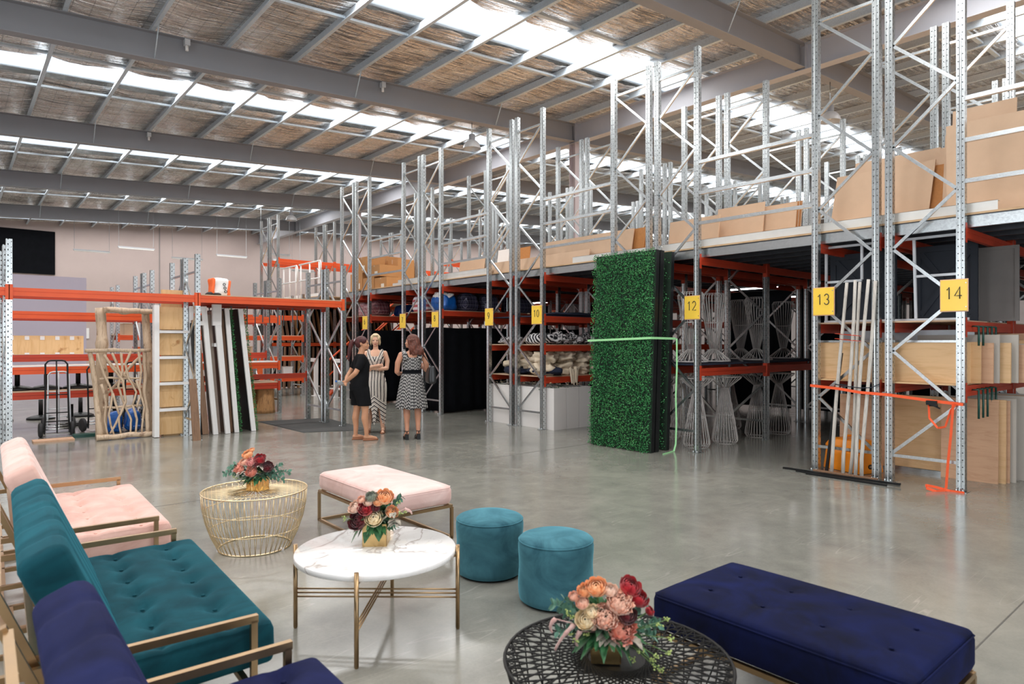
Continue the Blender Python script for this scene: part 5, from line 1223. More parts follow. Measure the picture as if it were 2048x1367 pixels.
lean_box('old_door', 'brown timber panel leaning behind the left white door frame', 'panel', 'timb', 3.28, 3.12, .10, 12.0, 12.12, 1.95, gg)
lean_box('dark_panel', 'narrow black panel leaning behind the white door frames', 'panel', 'black', 3.22, 3.10, .04, 11.98, 12.5, 1.9, gg)
lean_box('old_door', 'wide brown timber panel leaning between the white frames', 'panel', 'timb', 3.68, 3.50, .14, 12.02, 12.62, 2.12, gg)
M['canvas'] = simple('grey_canvas', H('9b8c80'), .8)
lean_box('canvas_board', 'pale canvas board leaning behind the right white frame', 'board', 'canvas', 3.50, 3.34, .09, 12.05, 12.4, 2.05, gg)
for (xb, xt, lab, sd) in ((3.78, 3.63, 'artificial hedge panel edge in a white frame, left of the two beside the low rack', 3), (4.07, 3.86, 'artificial hedge panel edge in a white frame, right of the two beside the low rack', 4)):
    r = thing('hedge_panel', lab, 'hedge panel', (xb, 12.4, 0), 0, gg)
    lean_box('edge_frame', '', '', 'white', xb, xt - .02, .075, 11.90, 11.94, 2.16, None, r); lean_box('backing_board', '', '', 'black', xb + .01, xt - .01, .06, 11.94, 12.95, 2.16, None, r)
    rg = random.Random(sd); m = MB()
    for q in range(2200):
        z = rg.uniform(0, 2.17); t = z / 2.16; x = xb + .08 + (xt - xb - .02) * t + rg.random() * .055; c = Vector((x, rg.uniform(11.93, 12.95) if q > 900 else 11.92 + rg.random() * .05, z)); d = Vector((rg.uniform(.1, 1), rg.uniform(-1, .5), rg.uniform(-.6, 1))).normalized() * .024; s_ = d.cross(Vector((rg.uniform(-1, 1), rg.uniform(-1, 1), 1))).normalized() * .009
        m.add([c, c + d * .5 - s_, c + d, c + d * .5 + s_], [(0, 1, 2), (0, 2, 3)])
    m.build('foliage', M['box'], r)['kind'] = 'stuff'
# stumps
M['bark'] = woodm('stump_bark', H('5e4028'), H('b98a5a'), 2, 5, 6, .8)
for (x, w, z, lab) in ((5.02, .13, .60, 'thin tree stump under the low shelf, left one'), (5.36, .20, .66, 'thick tree stump under the low shelf, right one')):
    m = MB(); n_ = 20; m.loft([(z * q / 8, x, 14.85, w * (1 + .12 * (1 - q / 8)), w * (1 + .12 * (1 - q / 8))) for q in range(9)], 28, lambda t, a, zz: 1 + .10 * noise.noise((math.cos(a) * 2, math.sin(a) * 2, zz * 1.5)) + .04 * math.sin(9 * a)); o = m.build('tree_stump', M['bark'], None, (x, 14.85, 0)); tag(o, lab, 'stump', 'tree stumps')
pile('black_cloth', 'black cloth heaped on the shelf above the tree stumps', 'cloth', 'blackcloth', (4.9, 14.95, .745), (.35, .2, .045), None, .4, 6)
# round black table bases
def tbase():
    r = thing('table_base', '', 'table base', (0, 0, 0), 0, 'black round table bases'); WL[r.name] = Vector((0, 0, 0))
    MB().lathe([(.24, 0), (.25, .01), (.24, .035), (.18, .062), (.08, .082), (.05, .09)], n=32).build('foot', M['black'], r); MB().cyl((0, 0, .08), (0, 0, .40), .040, 16).build('column', M['black'], r); return r
tb = tbase(); k = 0
for (x, y, z, t_) in ((.93, 14.95, .703, 'first on the shelf from the left post'), (1.36, 14.90, .703, 'second on the shelf'), (1.86, 14.95, .703, 'third on the shelf'), (2.40, 14.95, .703, 'fourth on the shelf, behind the lattice'), (-.1, 14.95, .703, 'beyond the left post on the shelf'), (.72, 16.55, 0, 'first on the floor beyond the racks'), (1.42, 16.6, 0, 'second on the floor beyond the racks'), (2.12, 16.7, 0, 'third on the floor beyond the racks'), (1.75, 15.0, 0, 'on the floor under the shelf by the trolley'), (2.75, 16.7, 0, 'fourth on the floor beyond the racks')):
    o = tb if k == 0 else dup(tb); o.location = (x, y, z); o['label'] = 'black round table base, ' + t_; k += 1
# plywood strips with number tags
r = thing('peg_board', 'pine plywood board with a row of white tags on the back beam', 'board', (1.3, 15.25, 1.34)); MB().box(-.6, 15.27, 1.345, 1.99, 15.285, 1.70).build('panel', M['plyv'], r)
m = MB()
for i in range(10):
    m.box(-.35 + .235 * i, 15.262, 1.62, -.28 + .235 * i, 15.27, 1.69); m.box(-.35 + .235 * i, 15.262, 1.35, -.28 + .235 * i, 15.27, 1.38)
m.build('tag', M['white'], r)['kind'] = 'stuff'
# ---------------------------------------------------------------- hand trolleys
def trolley(name, lab, x, y, rz, mt='black', top=1.27):
    r = thing(name, lab, 'trolley', (x, y, 0), rz, 'hand trolleys'); WL[r.name] = Vector((0, 0, 0)); W = .165
    m = MB(); m.tube([(-W - .01, 0, .06), (-W, .01, .3), (-W + .01, .06, .9), (-W + .012, .09, top - .06), (-W + .05, .095, top - .01), (-W + .09, .095, top), (W - .09, .095, top), (W - .05, .095, top - .01), (W - .012, .09, top - .06), (W - .01, .06, .9), (W, .01, .3), (W + .01, 0, .06)], .014, 8)
    m.tube([(0, 0, .06), (0, .06, .9), (0, .095, top)], .011, 8)
    for z in (.40, .70, .26): m.cyl((-W, .01 + z * .06, z), (W, .01 + z * .06, z), .009, 8)
    m.build('frame', M[mt], r)
    m = MB(); m.box(-W - .04, -.20, .02, W + .04, .01, .028); m.build('toe_plate', M['galv'], r)
    for s_ in (-1, 1):
        x0 = s_ * (W + .055); m = MB(); m.lathe([(.06, -.02), (.10, -.028), (.118, -.015), (.12, 0), (.118, .015), (.10, .028), (.06, .02)], n=28, M=Matrix.Translation((x0, .09, .12)) @ Matrix.Rotation(PI / 2, 4, 'Y')); w_ = m.build('wheel', M['darkrubber'], r)
        MB().lathe([(.058, -.016), (.058, .016), (.02, .03)], n=16, M=Matrix.Translation((x0, .09, .12)) @ Matrix.Rotation(PI / 2, 4, 'Y')).build('hub', M['galv'], w_)
    m = MB(); m.cyl((-W - .05, .09, .12), (W + .05, .09, .12), .011, 8); m.cyl((-W - .03, .09, .17), (W + .03, .09, .17), .010, 8); m.build('axle', M['galv'], r)
    return r
trolley('hand_trolley', 'black two wheeled hand trolley standing on the plank in front of the shelves', 1.36, 13.30, .0)
o = trolley('hand_trolley', 'platform trolley with grey and blue uprights behind the black hand trolley', 1.47, 14.1, .0, 'steelw', 1.05); trolley('hand_trolley', 'smaller black hand trolley half hidden behind the branch lattice', 2.02, 13.75, .3, 'black', 1.15)
trolley('hand_trolley', 'black hand trolley seen through the branch lattice', 2.62, 13.9, -.2, 'black', 1.2)
m = MB(); m.box(.99, 12.66, 0, 1.53, 12.95, .028, RZ(0)); o = m.build('wooden_board', M['plyp'], None, (1.26, 12.8, 0)); tag(o, 'small flat wooden board lying on the floor before the black trolley', 'board')
o = MB().box(1.55, 12.95, 0, 2.0, 13.15, .05).build('rubber_block', M['green'], None, (1.8, 13, 0)); tag(o, 'low dark green block on the floor left of the lattice', 'block')
for (x, y, t_) in ((2.18, 13.35, 'left'), (2.50, 13.45, 'right')): bag('blue plastic tub bag on the floor behind the branch lattice, ' + t_, M['blueb'], (x, y, 0.0), (.26, .3, .36))
# mat
M['mat'] = simple('charcoal_ribbed_mat', H('3f3f3e'), .9, 0, .12, 60, .3, 200)
m = MB(); m.add([(4.70, 11.15, .0), (5.75, 10.72, .0), (5.95, 12.95, .0), (4.66, 13.25, .0), (4.70, 11.15, .008), (5.75, 10.72, .008), (5.95, 12.95, .008), (4.66, 13.25, .008)], [(4, 5, 6, 7), (0, 1, 5, 4), (1, 2, 6, 5), (2, 3, 7, 6), (3, 0, 4, 7)])
o = m.build('floor_mat', M['mat'], None, (5.25, 12, 0)); tag(o, 'large charcoal mat on the concrete beside the low rack', 'mat')
# ---------------------------------------------------------------- partition, wall boards
struct('wall_partition', plate(-6.5, 24.0, 0, 3.2, 24.12, 3.55), M['lilac'])
for (x, z, lab) in ((5.3, 2.05, 'left'), (7.6, 2.05, 'right')):
    r = thing('wall_sign', 'small white notice on the mauve back wall, %s one' % lab, 'notice', (x, Y1 - .03, z)); MB().box(x - .42, Y1 - .04, z - .28, x + .42, Y1 - .02, z + .28).build('plate', M['white'], r); MB().box(x - .06, Y1 - .045, z - .08, x + .06, Y1 - .04, z + .10).build('symbol', M['ink'], r)
# shelves and bins beyond
r = thing('pallet_rack', 'far low rack with orange beams seen through the nearest low rack', 'rack', (3.2, 19.0, 0), 0, 'low racks on the left side')
for x in (3.2, 5.7, 8.0): rack_frame(r, x, 19.0, 19.8, 3.0, 0)
for a, b in ((3.2, 5.7), (5.7, 8.0)):
    for z in (2.35, 1.75, 1.15, .55): rack_beam(r, a, b, 19.0, z, -1, M['orange'], .12); rack_beam(r, a, b, 19.8, z, 1, M['red'], .12)
for z, t_ in ((1.75, 'third'), (1.15, 'second'), (.55, 'lowest')): sb(t_ + ' shelf board of the far low rack with bins', 3.2, 19.0, z + .002, 8.0, 19.8)
M['bino'] = simple('orange_bin', H('e8672c'), .5); M['bing'] = simple('grey_bin', H('8d8f94'), .5)
for i in range(16):
    z = (1.772, 1.172, .572)[i % 3]; x = 3.35 + .33 * (i // 1) * .88; w = .28; mt = ['mdf', 'bing', 'bino', 'white', 'black'][(i * 7) % 5]
    if x > 7.7: break
    r = thing('storage_bin', '%s bin on the %s shelf of the far low rack, %s along' % ({'mdf': 'tan', 'bing': 'grey', 'bino': 'orange', 'white': 'white', 'black': 'black'}[mt], ('upper', 'middle', 'lowest')[i % 3], ['first', 'second', 'third', 'fourth', 'fifth', 'sixth'][i // 3]), 'bin', (x + w / 2, 19.35, z), 0, 'bins on the far low rack')
    MB().box(x, 19.05, z, x + w, 19.6, z + .26).build('body', M[mt], r); MB().box(x - .01, 19.04, z + .26, x + w + .01, 19.61, z + .285).build('lid', M[mt], r)
# timber planks filed in the far tall rack
cols = ['timb', 'timb', 'mdfd', 'timb', 'bark']
k = 0
for z0, zt in ((.02, 1.42), (1.57, 2.72)):
    for i in range(26):
        x = 8.55 + i * .165; m = MB(); L_ = .10 + .03 * (i % 3); sk = (.16 if z0 > 1 else .05) * (1 if z0 < 1 else -1) * -1
        m.add([(x, 21.86, z0), (x + .04, 21.86, z0), (x + .04, 22.02, z0), (x, 22.02, z0), (x - sk - .02 * (i % 4), 21.86, zt - .04 * (i % 3)), (x - sk + .02, 21.86, zt - .04 * (i % 3)), (x - sk + .02, 22.02, zt), (x - sk, 22.02, zt)], [(0, 3, 2, 1), (4, 5, 6, 7), (0, 1, 5, 4), (1, 2, 6, 5), (2, 3, 7, 6), (3, 0, 4, 7)])
        o = m.build('timber_plank', M[cols[(i * 3) % 5]], None, (x, 21.9, z0)); tag(o, 'brown timber plank filed upright in the far tall rack, ' + ('upper' if z0 > 1 else 'lower') + ' row', 'plank', 'timber planks filed in the far rack, ' + ('upper' if z0 > 1 else 'lower') + ' row'); k += 1
drape('added dark light blocker behind the filed timber planks', (8.4, 22.45), (12.9, 22.45), .03, 2.8, seed=60)  # added sheet that darkens the space behind the planks
for i in range(7):
    x = 8.7 + i * .55; m = MB(); m.lathe([(.09, 0), (.12, .01), (.13, .16), (.11, .16), (.10, .02)], (x, 18.75, 0), 16)
# foliage pots on the far shelf
for i in range(6):
    x = 8.75 + i * .62; m = MB(); rg = random.Random(i)
    for q in range(26): leaf(m, (x, 21.95, 3.0), (rg.uniform(-1, 1), rg.uniform(-1, 1), rg.uniform(.3, 1)), rg.uniform(.12, .28), .03, (0, 0, 1), .5)
    r = thing('potted_plant', ['first', 'second', 'third', 'fourth', 'fifth', 'sixth'][i] + ' small potted plant from the left on top of the filed planks', 'plant', (x, 21.95, 2.91), 0, 'potted plants over the planks'); m.build('foliage', FM['leaf'], r)['kind'] = 'stuff'
    MB().lathe([(.06, 2.902), (.085, 3.03), (.08, 3.03), (.06, 2.95)], (x, 21.95, 0), 16).build('pot', M['black'], r)
# ---------------------------------------------------------------- hanging lights
def highbay(lab, x, y, z, zt):
    r = thing('pendant_lamp', lab, 'lamp', (x, y, z), 0, 'high bay pendant lamps')
    MB().lathe([(.245, 0), (.240, .02), (.225, .08), (.19, .15), (.13, .21), (.08, .235), (.078, .235), (.12, .205), (.18, .145), (.215, .08), (.235, 0)], (x, y, z), 32, caps=False).build('shade', M['steelw'], r)
    MB().lathe([(.075, .22), (.085, .24), (.085, .38), (.06, .40)], (x, y, z), 20).build('housing', M['bing'], r)
    m = MB(); m.tube([(x, y, z + .40), (x, y, zt)], .012, 6); m.build('stem', M['galv'], r); MB().ell((x, y, z + .14), (.05, .05, .09)).build('bulb', M['whitetube'], r)
highbay('dome pendant lamp hanging under the second visible roof beam', 10.8, 14.39, 6.82, roof(10.8) - .76); highbay('small dome pendant lamp hanging under the far roof beam', 11.57, 28.78, 6.98, roof(11.57) - .76); highbay('dome pendant lamp half hidden behind the post of sign 13', 16.2, 7.195, 6.9, roof(16.2) - .76)
for i, (x, y, t_) in enumerate(((5.16, 37.0, 'lower left one'), (6.58, 34.6, 'upper left one'), (9.42, 37.2, 'third from the left'), (10.84, 34.6, 'fourth from the left'), (12.26, 32.5, 'fifth, left of the tall rack'), (16.52, 39.2, 'behind the tall rack'), (17.94, 35, 'right of the tall rack'), (13.68, 34.6, 'above the tall rack'))):
    r = thing('batten_light', 'long white batten light hanging before the mauve wall, ' + t_, 'light', (x, y, 5.9), 0, 'batten lights before the back wall')
    MB().box(x - .75, y - .05, 5.9, x + .75, y + .05, 5.96).build('body', M['steelw'], r); MB().box(x - .72, y - .045, 5.86, x + .72, y + .045, 5.9).build('diffuser', M['whitetube'], r)
    for s_ in (-.71, .71): MB().tube([(x + s_, y, 5.96), (x + s_, y, roof(x + s_) - .204)], .006, 4).build('cable', M['galv'], r)
# lit battens under the mezzanine
tl = NT('lit_batten_tube'); tl.P(base=(1, 1, 1), emit=(1, .98, .95), estr=14.0); M['lit'] = tl.m
for i, (x, y, t_) in enumerate(((13.355, 7.6, 'above the upturned wire pedestals'), (16.575, 8.6, 'deeper between the racks'), (13.355, 14.5, 'deep in the aisle behind the women'))):
    r = thing('batten_light', 'lit white batten under the mezzanine ' + t_, 'light', (x, y, 2.76), 0, 'lit battens under the mezzanine'); MB().box(x - .03, y - .6, 2.76, x + .03, y + .6, 2.80).build('body', M['steelw'], r); MB().box(x - .018, y - .57, 2.732, x + .018, y + .57, 2.76).build('tube', M['lit'], r)
for (x, y, z, t_) in ((8.0, 14.39, 0, 'beside the pendant lamp'), (3.6, 14.39, 0, 'over the low racks'), (4.4, 21.6, 0, 'on the next beam')):
    zb = roof(x) - .755; r = thing('motion_sensor', 'small grey device fixed on a roof beam ' + t_, 'sensor', (x, y - .15, zb), 0, 'small devices on the roof beams'); MB().box(x - .05, y - .20, zb + .38, x + .05, y - .08, zb + .50).build('housing', M['steelw'], r); MB().cyl((x, y - .14, zb + .28), (x, y - .14, zb + .38), .03, 10).build('lens', M['white'], r)
# ================================================================ PEOPLE
def skinm(name, c):
    t = NT(name); f = t.noise(t.obj(), 9, 3); t.P(base=t.ramp(f, [(.3, lit(c, .92)), (.7, lit(c, 1.05))]), rough=.5, sheen=.1); t.b.inputs['Subsurface Weight'].default_value = .12; t.b.inputs['Subsurface Scale'].default_value = .02
    t.b.inputs['Subsurface Radius'].default_value = (1, .35, .2); return t.m
def hairm(name, a, b):
    t = NT(name); f = t.noise(t.obj((70, 70, 5)), 1.2, 4, .6, .6); t.P(base=t.ramp(f, [(.3, a), (.7, b)]), rough=.5); t.bump(f, .8, .012); return t.m
def limb(m, pts, rs, n=14):
    # smooth tapered limb through the joints, ends rounded
    P_ = [Vector(p) for p in pts]; out = []; ro = []
    for i in range(len(P_) - 1):
        for q in range(5):
            t = q / 5; out.append(P_[i].lerp(P_[i + 1], t)); ro.append(rs[i] + (rs[i + 1] - rs[i]) * t)
    out.append(P_[-1]); ro.append(rs[-1]); m.tube(out, ro, n)
    for p, r_ in ((P_[0], rs[0]), (P_[-1], rs[-1])): m.ell(p, (r_, r_, r_), None, 12, 8)
    for p, r_ in zip(P_[1:-1], rs[1:-1]): m.ell(p, (r_ * 1.01,) * 3, None, 12, 8)
def hand(m, w, d, pn, side, s=1.0, curl=.5):
    """palm from wrist w along d, palm normal pn (towards which fingers curl), five separate fingers"""
    w = Vector(w); d = Vector(d).normalized(); pn = Vector(pn); pn = (pn - d * pn.dot(d)).normalized(); x = d.cross(pn) * side
    m.tube([w, w + d * .03 * s, w + d * .085 * s], [.024 * s, .032 * s, .036 * s], 12)
    for k in (-1.5, -.5, .5, 1.5): m.ell(w + d * .06 * s + x * k * .016 * s, (.013 * s,) * 3, None, 8, 6); m.tube([w + d * .03 * s + x * k * .010 * s, w + d * .085 * s + x * k * .017 * s], .012 * s, 8)
    L = [.068, .078, .072, .056]
    for k in range(4):
        b = w + d * .085 * s + x * (1.5 - k) * .0175 * s; l = L[k] * s; p1 = b + (d * math.cos(curl * .5) + pn * math.sin(curl * .5)) * l * .45; p2 = p1 + (d * math.cos(curl * 1.2) + pn * math.sin(curl * 1.2)) * l * .32; p3 = p2 + (d * math.cos(curl * 1.8) + pn * math.sin(curl * 1.8)) * l * .25
        m.tube([b, p1, p2, p3], [.0092 * s, .0088 * s, .008 * s, .0068 * s], 8); m.ell(p3, (.007 * s,) * 3, None, 8, 6)
    b = w + d * .025 * s + x * .028 * s; p1 = b + (d * .6 + x * .7 + pn * .3).normalized() * .035 * s; p2 = p1 + (d * .9 + x * .2 + pn * .4).normalized() * .030 * s
    m.tube([b, p1, p2], [.013 * s, .0105 * s, .008 * s], 8); m.ell(p2, (.008 * s,) * 3, None, 8, 6)
def head(m, c, yaw, tilt=0):
    """c = point between the ears; returns matrix local head -> person"""
    Mh = Matrix.Translation(Vector(c)) @ Matrix.Rotation(yaw, 4, 'Z') @ Matrix.Rotation(tilt, 4, 'X')
    m.ell((0, -.012, .045), (.073, .094, .078), Mh, 22, 14); m.ell((0, .022, -.005), (.060, .070, .085), Mh, 22, 14); m.ell((0, .045, -.058), (.038, .040, .036), Mh, 16, 10)
    m.ell((0, .018, -.045), (.052, .055, .050), Mh, 16, 10)
    m.add([], [])
    for s_ in (-1, 1):
        m.ell((s_ * .074, -.008, 0), (.010, .020, .030), Mh, 12, 8); m.ell((s_ * .034, .070, -.020), (.020, .018, .020), Mh, 12, 8)
    def T(p): return Mh @ Vector(p)
    m.tube([T((0, .084, .022)), T((0, .098, -.005)), T((0, .106, -.022))], [.008, .010, .013], 10); m.ell((0, .104, -.024), (.013, .012, .010), Mh, 10, 8)
    for s_ in (-1, 1): m.ell((s_ * .010, .097, -.026), (.008, .009, .007), Mh, 8, 6)
    m.ell((0, .088, -.052), (.022, .012, .012), Mh, 12, 8); m.ell((0, .086, -.080), (.016, .014, .012), Mh, 10, 8); m.tube([T((-.045, .072, .030)), T((0, .088, .036)), T((.045, .072, .030))], .009, 8)
    return Mh
def face_bits(r, Mh, brow, lip):
    def T(p): return Mh @ Vector(p)
    for s_ in (-1, 1):
        m = MB(); m.ell((s_ * .031, .080, .006), (.0120, .0085, .0055), Mh, 14, 8); e = m.build('eye', M['white'], r)
        m = MB(); m.ell((s_ * .031, .0875, .006), (.0052, .003, .0052), Mh, 12, 8); m.build('iris', M['black'], e)
        m = MB(); m.tube([T((s_ * .014, .0885, .020)), T((s_ * .032, .0885, .027)), T((s_ * .050, .078, .022))], [.0025, .003, .0015], 6); m.build('eyebrow', brow, r)
        m = MB(); m.tube([T((s_ * .016, .088, .009)), T((s_ * .031, .091, .0145)), T((s_ * .046, .082, .009))], [.0015, .002, .0015], 6); m.build('eyelash', M['black'], r)
    m = MB(); m.tube([T((-.021, .094, -.052)), T((-.007, .1005, -.049)), T((0, .0995, -.050)), T((.007, .1005, -.049)), T((.021, .094, -.052))], [.002, .004, .0035, .004, .002], 8); m.tube([T((-.018, .094, -.055)), T((0, .099, -.0585)), T((.018, .094, -.055))], [.002, .005, .002], 8); m.build('lips', lip, r)
def rem(m, name, mat, r, vox=.009, it=6):
    o = m.build(name, mat, r); a = o.modifiers.new('remesh', 'REMESH'); a.mode = 'VOXEL'; a.voxel_size = vox; a.use_smooth_shade = True
    b = o.modifiers.new('smooth', 'SMOOTH'); b.iterations = it; b.factor = .5; return o
def person(label, loc, rz):
    r = thing('person', label, 'person', loc, rz, 'women talking by the racks'); WL[r.name] = Vector((0, 0, 0)); return r
def leg(m, hip, knee, ank, toe, heel=0.0):
    a = Vector(ank); limb(m, [hip, (Vector(hip) + Vector(knee)) / 2 + Vector((0, .01, 0)), knee], [.088, .076, .056]); k = Vector(knee)
    limb(m, [k, k.lerp(a, .30) + Vector((0, -.016, 0)), k.lerp(a, .65), a], [.054, .056, .042, .034])
    t = Vector(toe); limb(m, [a + Vector((0, -.02, -.03 + heel * .0)), a.lerp(t, .5) + Vector((0, 0, -.01)), t], [.032, .030, .022]); 
    d = (t - a); d.z = 0; d.normalize(); x = Vector((d.y, -d.x, 0))
    for k_ in (-1, -.4, .2, .7, 1.1): m.ell(t + d * (.014 - .006 * abs(k_)) + x * k_ * .022 - Vector((0, 0, .008)), (.011, .013, .010), None, 8, 6)
SK1, SK2, SK3 = skinm('warm_skin', H('c08a68')), skinm('fair_skin', H('dba98c')), skinm('tan_skin', H('c28a6e'))
HR1, HR2, HR3 = hairm('dark_auburn_hair', H('1f0a0a'), H('5e1d1c')), hairm('ash_blonde_hair', H('a88a64'), H('e6d2ac')), hairm('chestnut_hair', H('2e130d'), H('7a3c26'))
LIP = simple('lip_rose', H('a8544e'), .4); DRESSB = simple('black_dress_cloth', (.007, .007, .008), .9, 0, .2, 10, .3, 30, spec=.15)
# ---- woman 1: black shirt and shorts, hands behind her back
r = person('woman in black shirt and shorts with a dark red ponytail, hands behind her back', (5.05, 9.70, 0), math.radians(-106))
m = MB()
leg(m, (.085, .0, .86), (.09, .05, .47), (.09, .07, .085), (.09, .22, .035)); leg(m, (-.085, -.02, .86), (-.09, -.05, .47), (-.09, -.07, .085), (-.09, .07, .035))
m.loft([(.78, 0, -.02, .13, .11), (.88, 0, -.025, .165, .125), (.98, 0, -.01, .15, .105), (1.08, 0, 0, .125, .095), (1.20, 0, .01, .14, .11), (1.30, 0, 0, .15, .10), (1.355, 0, -.01, .12, .075), (1.385, 0, -.01, .06, .05)], 28)
limb(m, [(0, -.015, 1.33), (0, .01, 1.43), (0, .02, 1.48)], [.058, .05, .05])
Mh = head(m, (0, .022, 1.545), -.40, -.05)
for s_ in (1, -1):
    limb(m, [(.155 * s_, -.01, 1.325), (.20 * s_, -.07, 1.20), (.215 * s_, -.13, 1.09)], [.052, .046, .040]); limb(m, [(.215 * s_, -.13, 1.09), (.13 * s_, -.20, 1.01), (.045 * s_, -.235, .955)], [.040, .036, .025])
    hand(m, (.045 * s_, -.235, .955), (-.9 * s_, -.25, -.25), (0, .4 if s_ < 0 else -.3, -.6), s_, .92, .7)
rem(m, 'body', SK1, r); face_bits(r, Mh, HR1, LIP)
m = MB()
m.loft([(.80, 0, -.025, .182, .155), (.88, 0, -.03, .185, .152), (.98, 0, -.012, .170, .13), (1.08, 0, 0, .150, .12), (1.20, 0, .012, .158, .13), (1.30, 0, 0, .165, .112), (1.355, 0, -.01, .13, .085), (1.39, 0, -.012, .068, .060)], 28)
for s_ in (1, -1): limb(m, [(.15 * s_, -.01, 1.32), (.195 * s_, -.06, 1.215), (.205 * s_, -.08, 1.18)], [.065, .062, .060])
rem(m, 'shirt', DRESSB, r, .010, 8)
m = MB()
for s_, fy in ((1, .03), (-1, -.04)): m.loft([(.56, .09 * s_, fy + .008, .098, .115), (.66, .088 * s_, fy * .7, .100, .118), (.80, .075 * s_, fy * .3 - .02, .115, .135), (.88, .05 * s_, -.025, .12, .14)], 24)
rem(m, 'shorts', DRESSB, r, .010, 6)
m = MB(); m.ell((0, -.020, .052), (.080, .098, .082), Mh, 24, 16); m.ell((0, -.05, .02), (.075, .075, .085), Mh, 22, 14)
for s_ in (-1, 1): m.ell((s_ * .055, .015, .055), (.032, .060, .050), Mh, 12, 8)
def TM(p): return Mh @ Vector(p)
m.tube([TM((0, -.11, .055)), TM((0, -.155, .04)), TM((.0, -.185, -.03)), TM((.01, -.20, -.12)), TM((.01, -.205, -.21)), TM((.02, -.20, -.29))], [.028, .034, .038, .034, .026, .008], 14)
rem(m, 'hair', HR1, r, .008, 3)
m = MB(); m.tube([TM((.026 * math.cos(a), -.128 + .008 * math.sin(a), .05 + .026 * math.sin(a))) for a in [2 * PI * q / 14 for q in range(14)]], .007, 6, closed=True); m.build('hair_tie', M['steelw'], r)
M['tanshoe'] = simple('tan_leather', H('8f5a3c'), .5)
for s_, ay in ((.09, .07), (-.09, -.07)):
    m = MB(); m.loft([(.0, s_, ay + .065, .038, .125), (.012, s_, ay + .065, .040, .127), (.028, s_, ay + .062, .039, .125)], 26); rem(m, 'shoe', M['tanshoe'], r, .006, 4)
MB().cbox((.10, -.12, 1.27), (.05, .004, .02)).build('badge', M['white'], r) if False else None
gl = NT('clear_bottle_plastic'); gl.P(base=(.75, .85, .9), rough=.08, trans=.7, ior=1.3); M['bottle'] = gl.m
bp = Matrix.Rotation(math.radians(-106), 4, 'Z'); bw = bp @ Vector((-.0, -.33, .93)) + Vector((5.05, 9.70, 0))
b = thing('water_bottle', 'clear plastic water bottle held behind the back of the woman in black', 'bottle', bw, 0); WL[b.name] = Vector((0, 0, 0)); b.rotation_euler = (1.25, .1, math.radians(-106) + .6)
MB().lathe([(.005, -.09), (.030, -.088), (.033, -.08), (.033, .03), (.030, .045), (.015, .07), (.013, .085)], n=20).build('body', M['bottle'], b); MB().lathe([(.016, .083), (.016, .10), (.004, .101)], n=16).build('cap', M['blueb'], b)
# ---- woman 2: blonde, striped dress, arms folded
r = person('blonde woman in a black and white striped wrap dress with folded arms, facing the camera', (5.69, 10.39, 0), math.radians(143))
m = MB()
leg(m, (.09, 0, .90), (.095, .03, .49), (.11, .0, .085), (.13, .14, .03)); leg(m, (-.09, 0, .90), (-.10, .06, .49), (-.13, .06, .085), (-.15, .20, .03))
m.loft([(.82, 0, -.01, .13, .10), (.93, 0, -.015, .165, .115), (1.03, 0, -.005, .14, .095), (1.13, 0, 0, .115, .085), (1.25, 0, .01, .135, .105), (1.36, 0, 0, .150, .092), (1.415, 0, -.01, .12, .07), (1.445, 0, -.01, .055, .045)], 28)
limb(m, [(0, -.012, 1.39), (0, .0, 1.49), (0, .008, 1.54)], [.052, .044, .046])
Mh = head(m, (0, .012, 1.60), .10, -.06)
limb(m, [(.158, -.01, 1.385), (.195, .0, 1.26), (.195, .05, 1.135)], [.046, .041, .036]); limb(m, [(.195, .05, 1.135), (.09, .14, 1.14), (-.02, .165, 1.165)], [.036, .034, .024]); hand(m, (-.02, .165, 1.165), (-1, .05, .12), (0, -1, -.1), -1, .9, .35)
limb(m, [(-.158, -.01, 1.385), (-.205, .0, 1.25), (-.20, .05, 1.12)], [.046, .041, .036]); limb(m, [(-.20, .05, 1.12), (-.09, .135, 1.11), (.03, .13, 1.12)], [.036, .034, .024]); hand(m, (.03, .13, 1.12), (1, -.1, .05), (0, -1, 0), 1, .9, .4)
rem(m, 'body', SK2, r); face_bits(r, Mh, HR2, LIP)
t = NT('black_white_striped_dress'); x, y, z = t.xyz(t.obj())[:3]; ax = t.math('ABSOLUTE', x)
low = t.math('LESS_THAN', z, t.math('SUBTRACT', .66, t.math('MULTIPLY', ax, .75))); top_ = t.math('GREATER_THAN', z, 1.16)
c1 = t.math('MULTIPLY', x, 1.0); c2 = t.math('ADD', t.math('MULTIPLY', z, .75), t.math('MULTIPLY', ax, .62)); c3 = t.math('SUBTRACT', ax, t.math('MULTIPLY', z, .38))
u = t.math('ADD', t.math('MULTIPLY', low, c2), t.math('MULTIPLY', t.math('SUBTRACT', 1.0, low), t.math('ADD', t.math('MULTIPLY', top_, c3), t.math('MULTIPLY', t.math('SUBTRACT', 1.0, top_), c1))))
u = t.math('ADD', u, t.math('MULTIPLY', t.noise(t.obj((3, 3, 1)), 4, 2), .02)); f1 = t.math('FRACT', t.math('ADD', t.math('DIVIDE', u, .052), 20.0)); f2 = t.math('FRACT', t.math('ADD', t.math('DIVIDE', u, .0173), 20.0))
st = t.math('MAXIMUM', t.math('LESS_THAN', f1, .30), t.math('MULTIPLY', t.math('LESS_THAN', f2, .25), t.math('GREATER_THAN', f1, .55)))
t.P(base=t.mix(st, H('d9cfc4'), H('2c262b')), rough=.85); M['stripe'] = t.m
m = MB(); n_ = 96; rows = 34; vs = []; fs = []
def hem(a):   # a measured from the front (+y)
    b = abs(a); return .62 if False else (.14 + .30 * (1 - math.exp(-(b / .16) ** 2)) * math.exp(-((b - .42) / .34) ** 2) if b < 1.2 else .14)
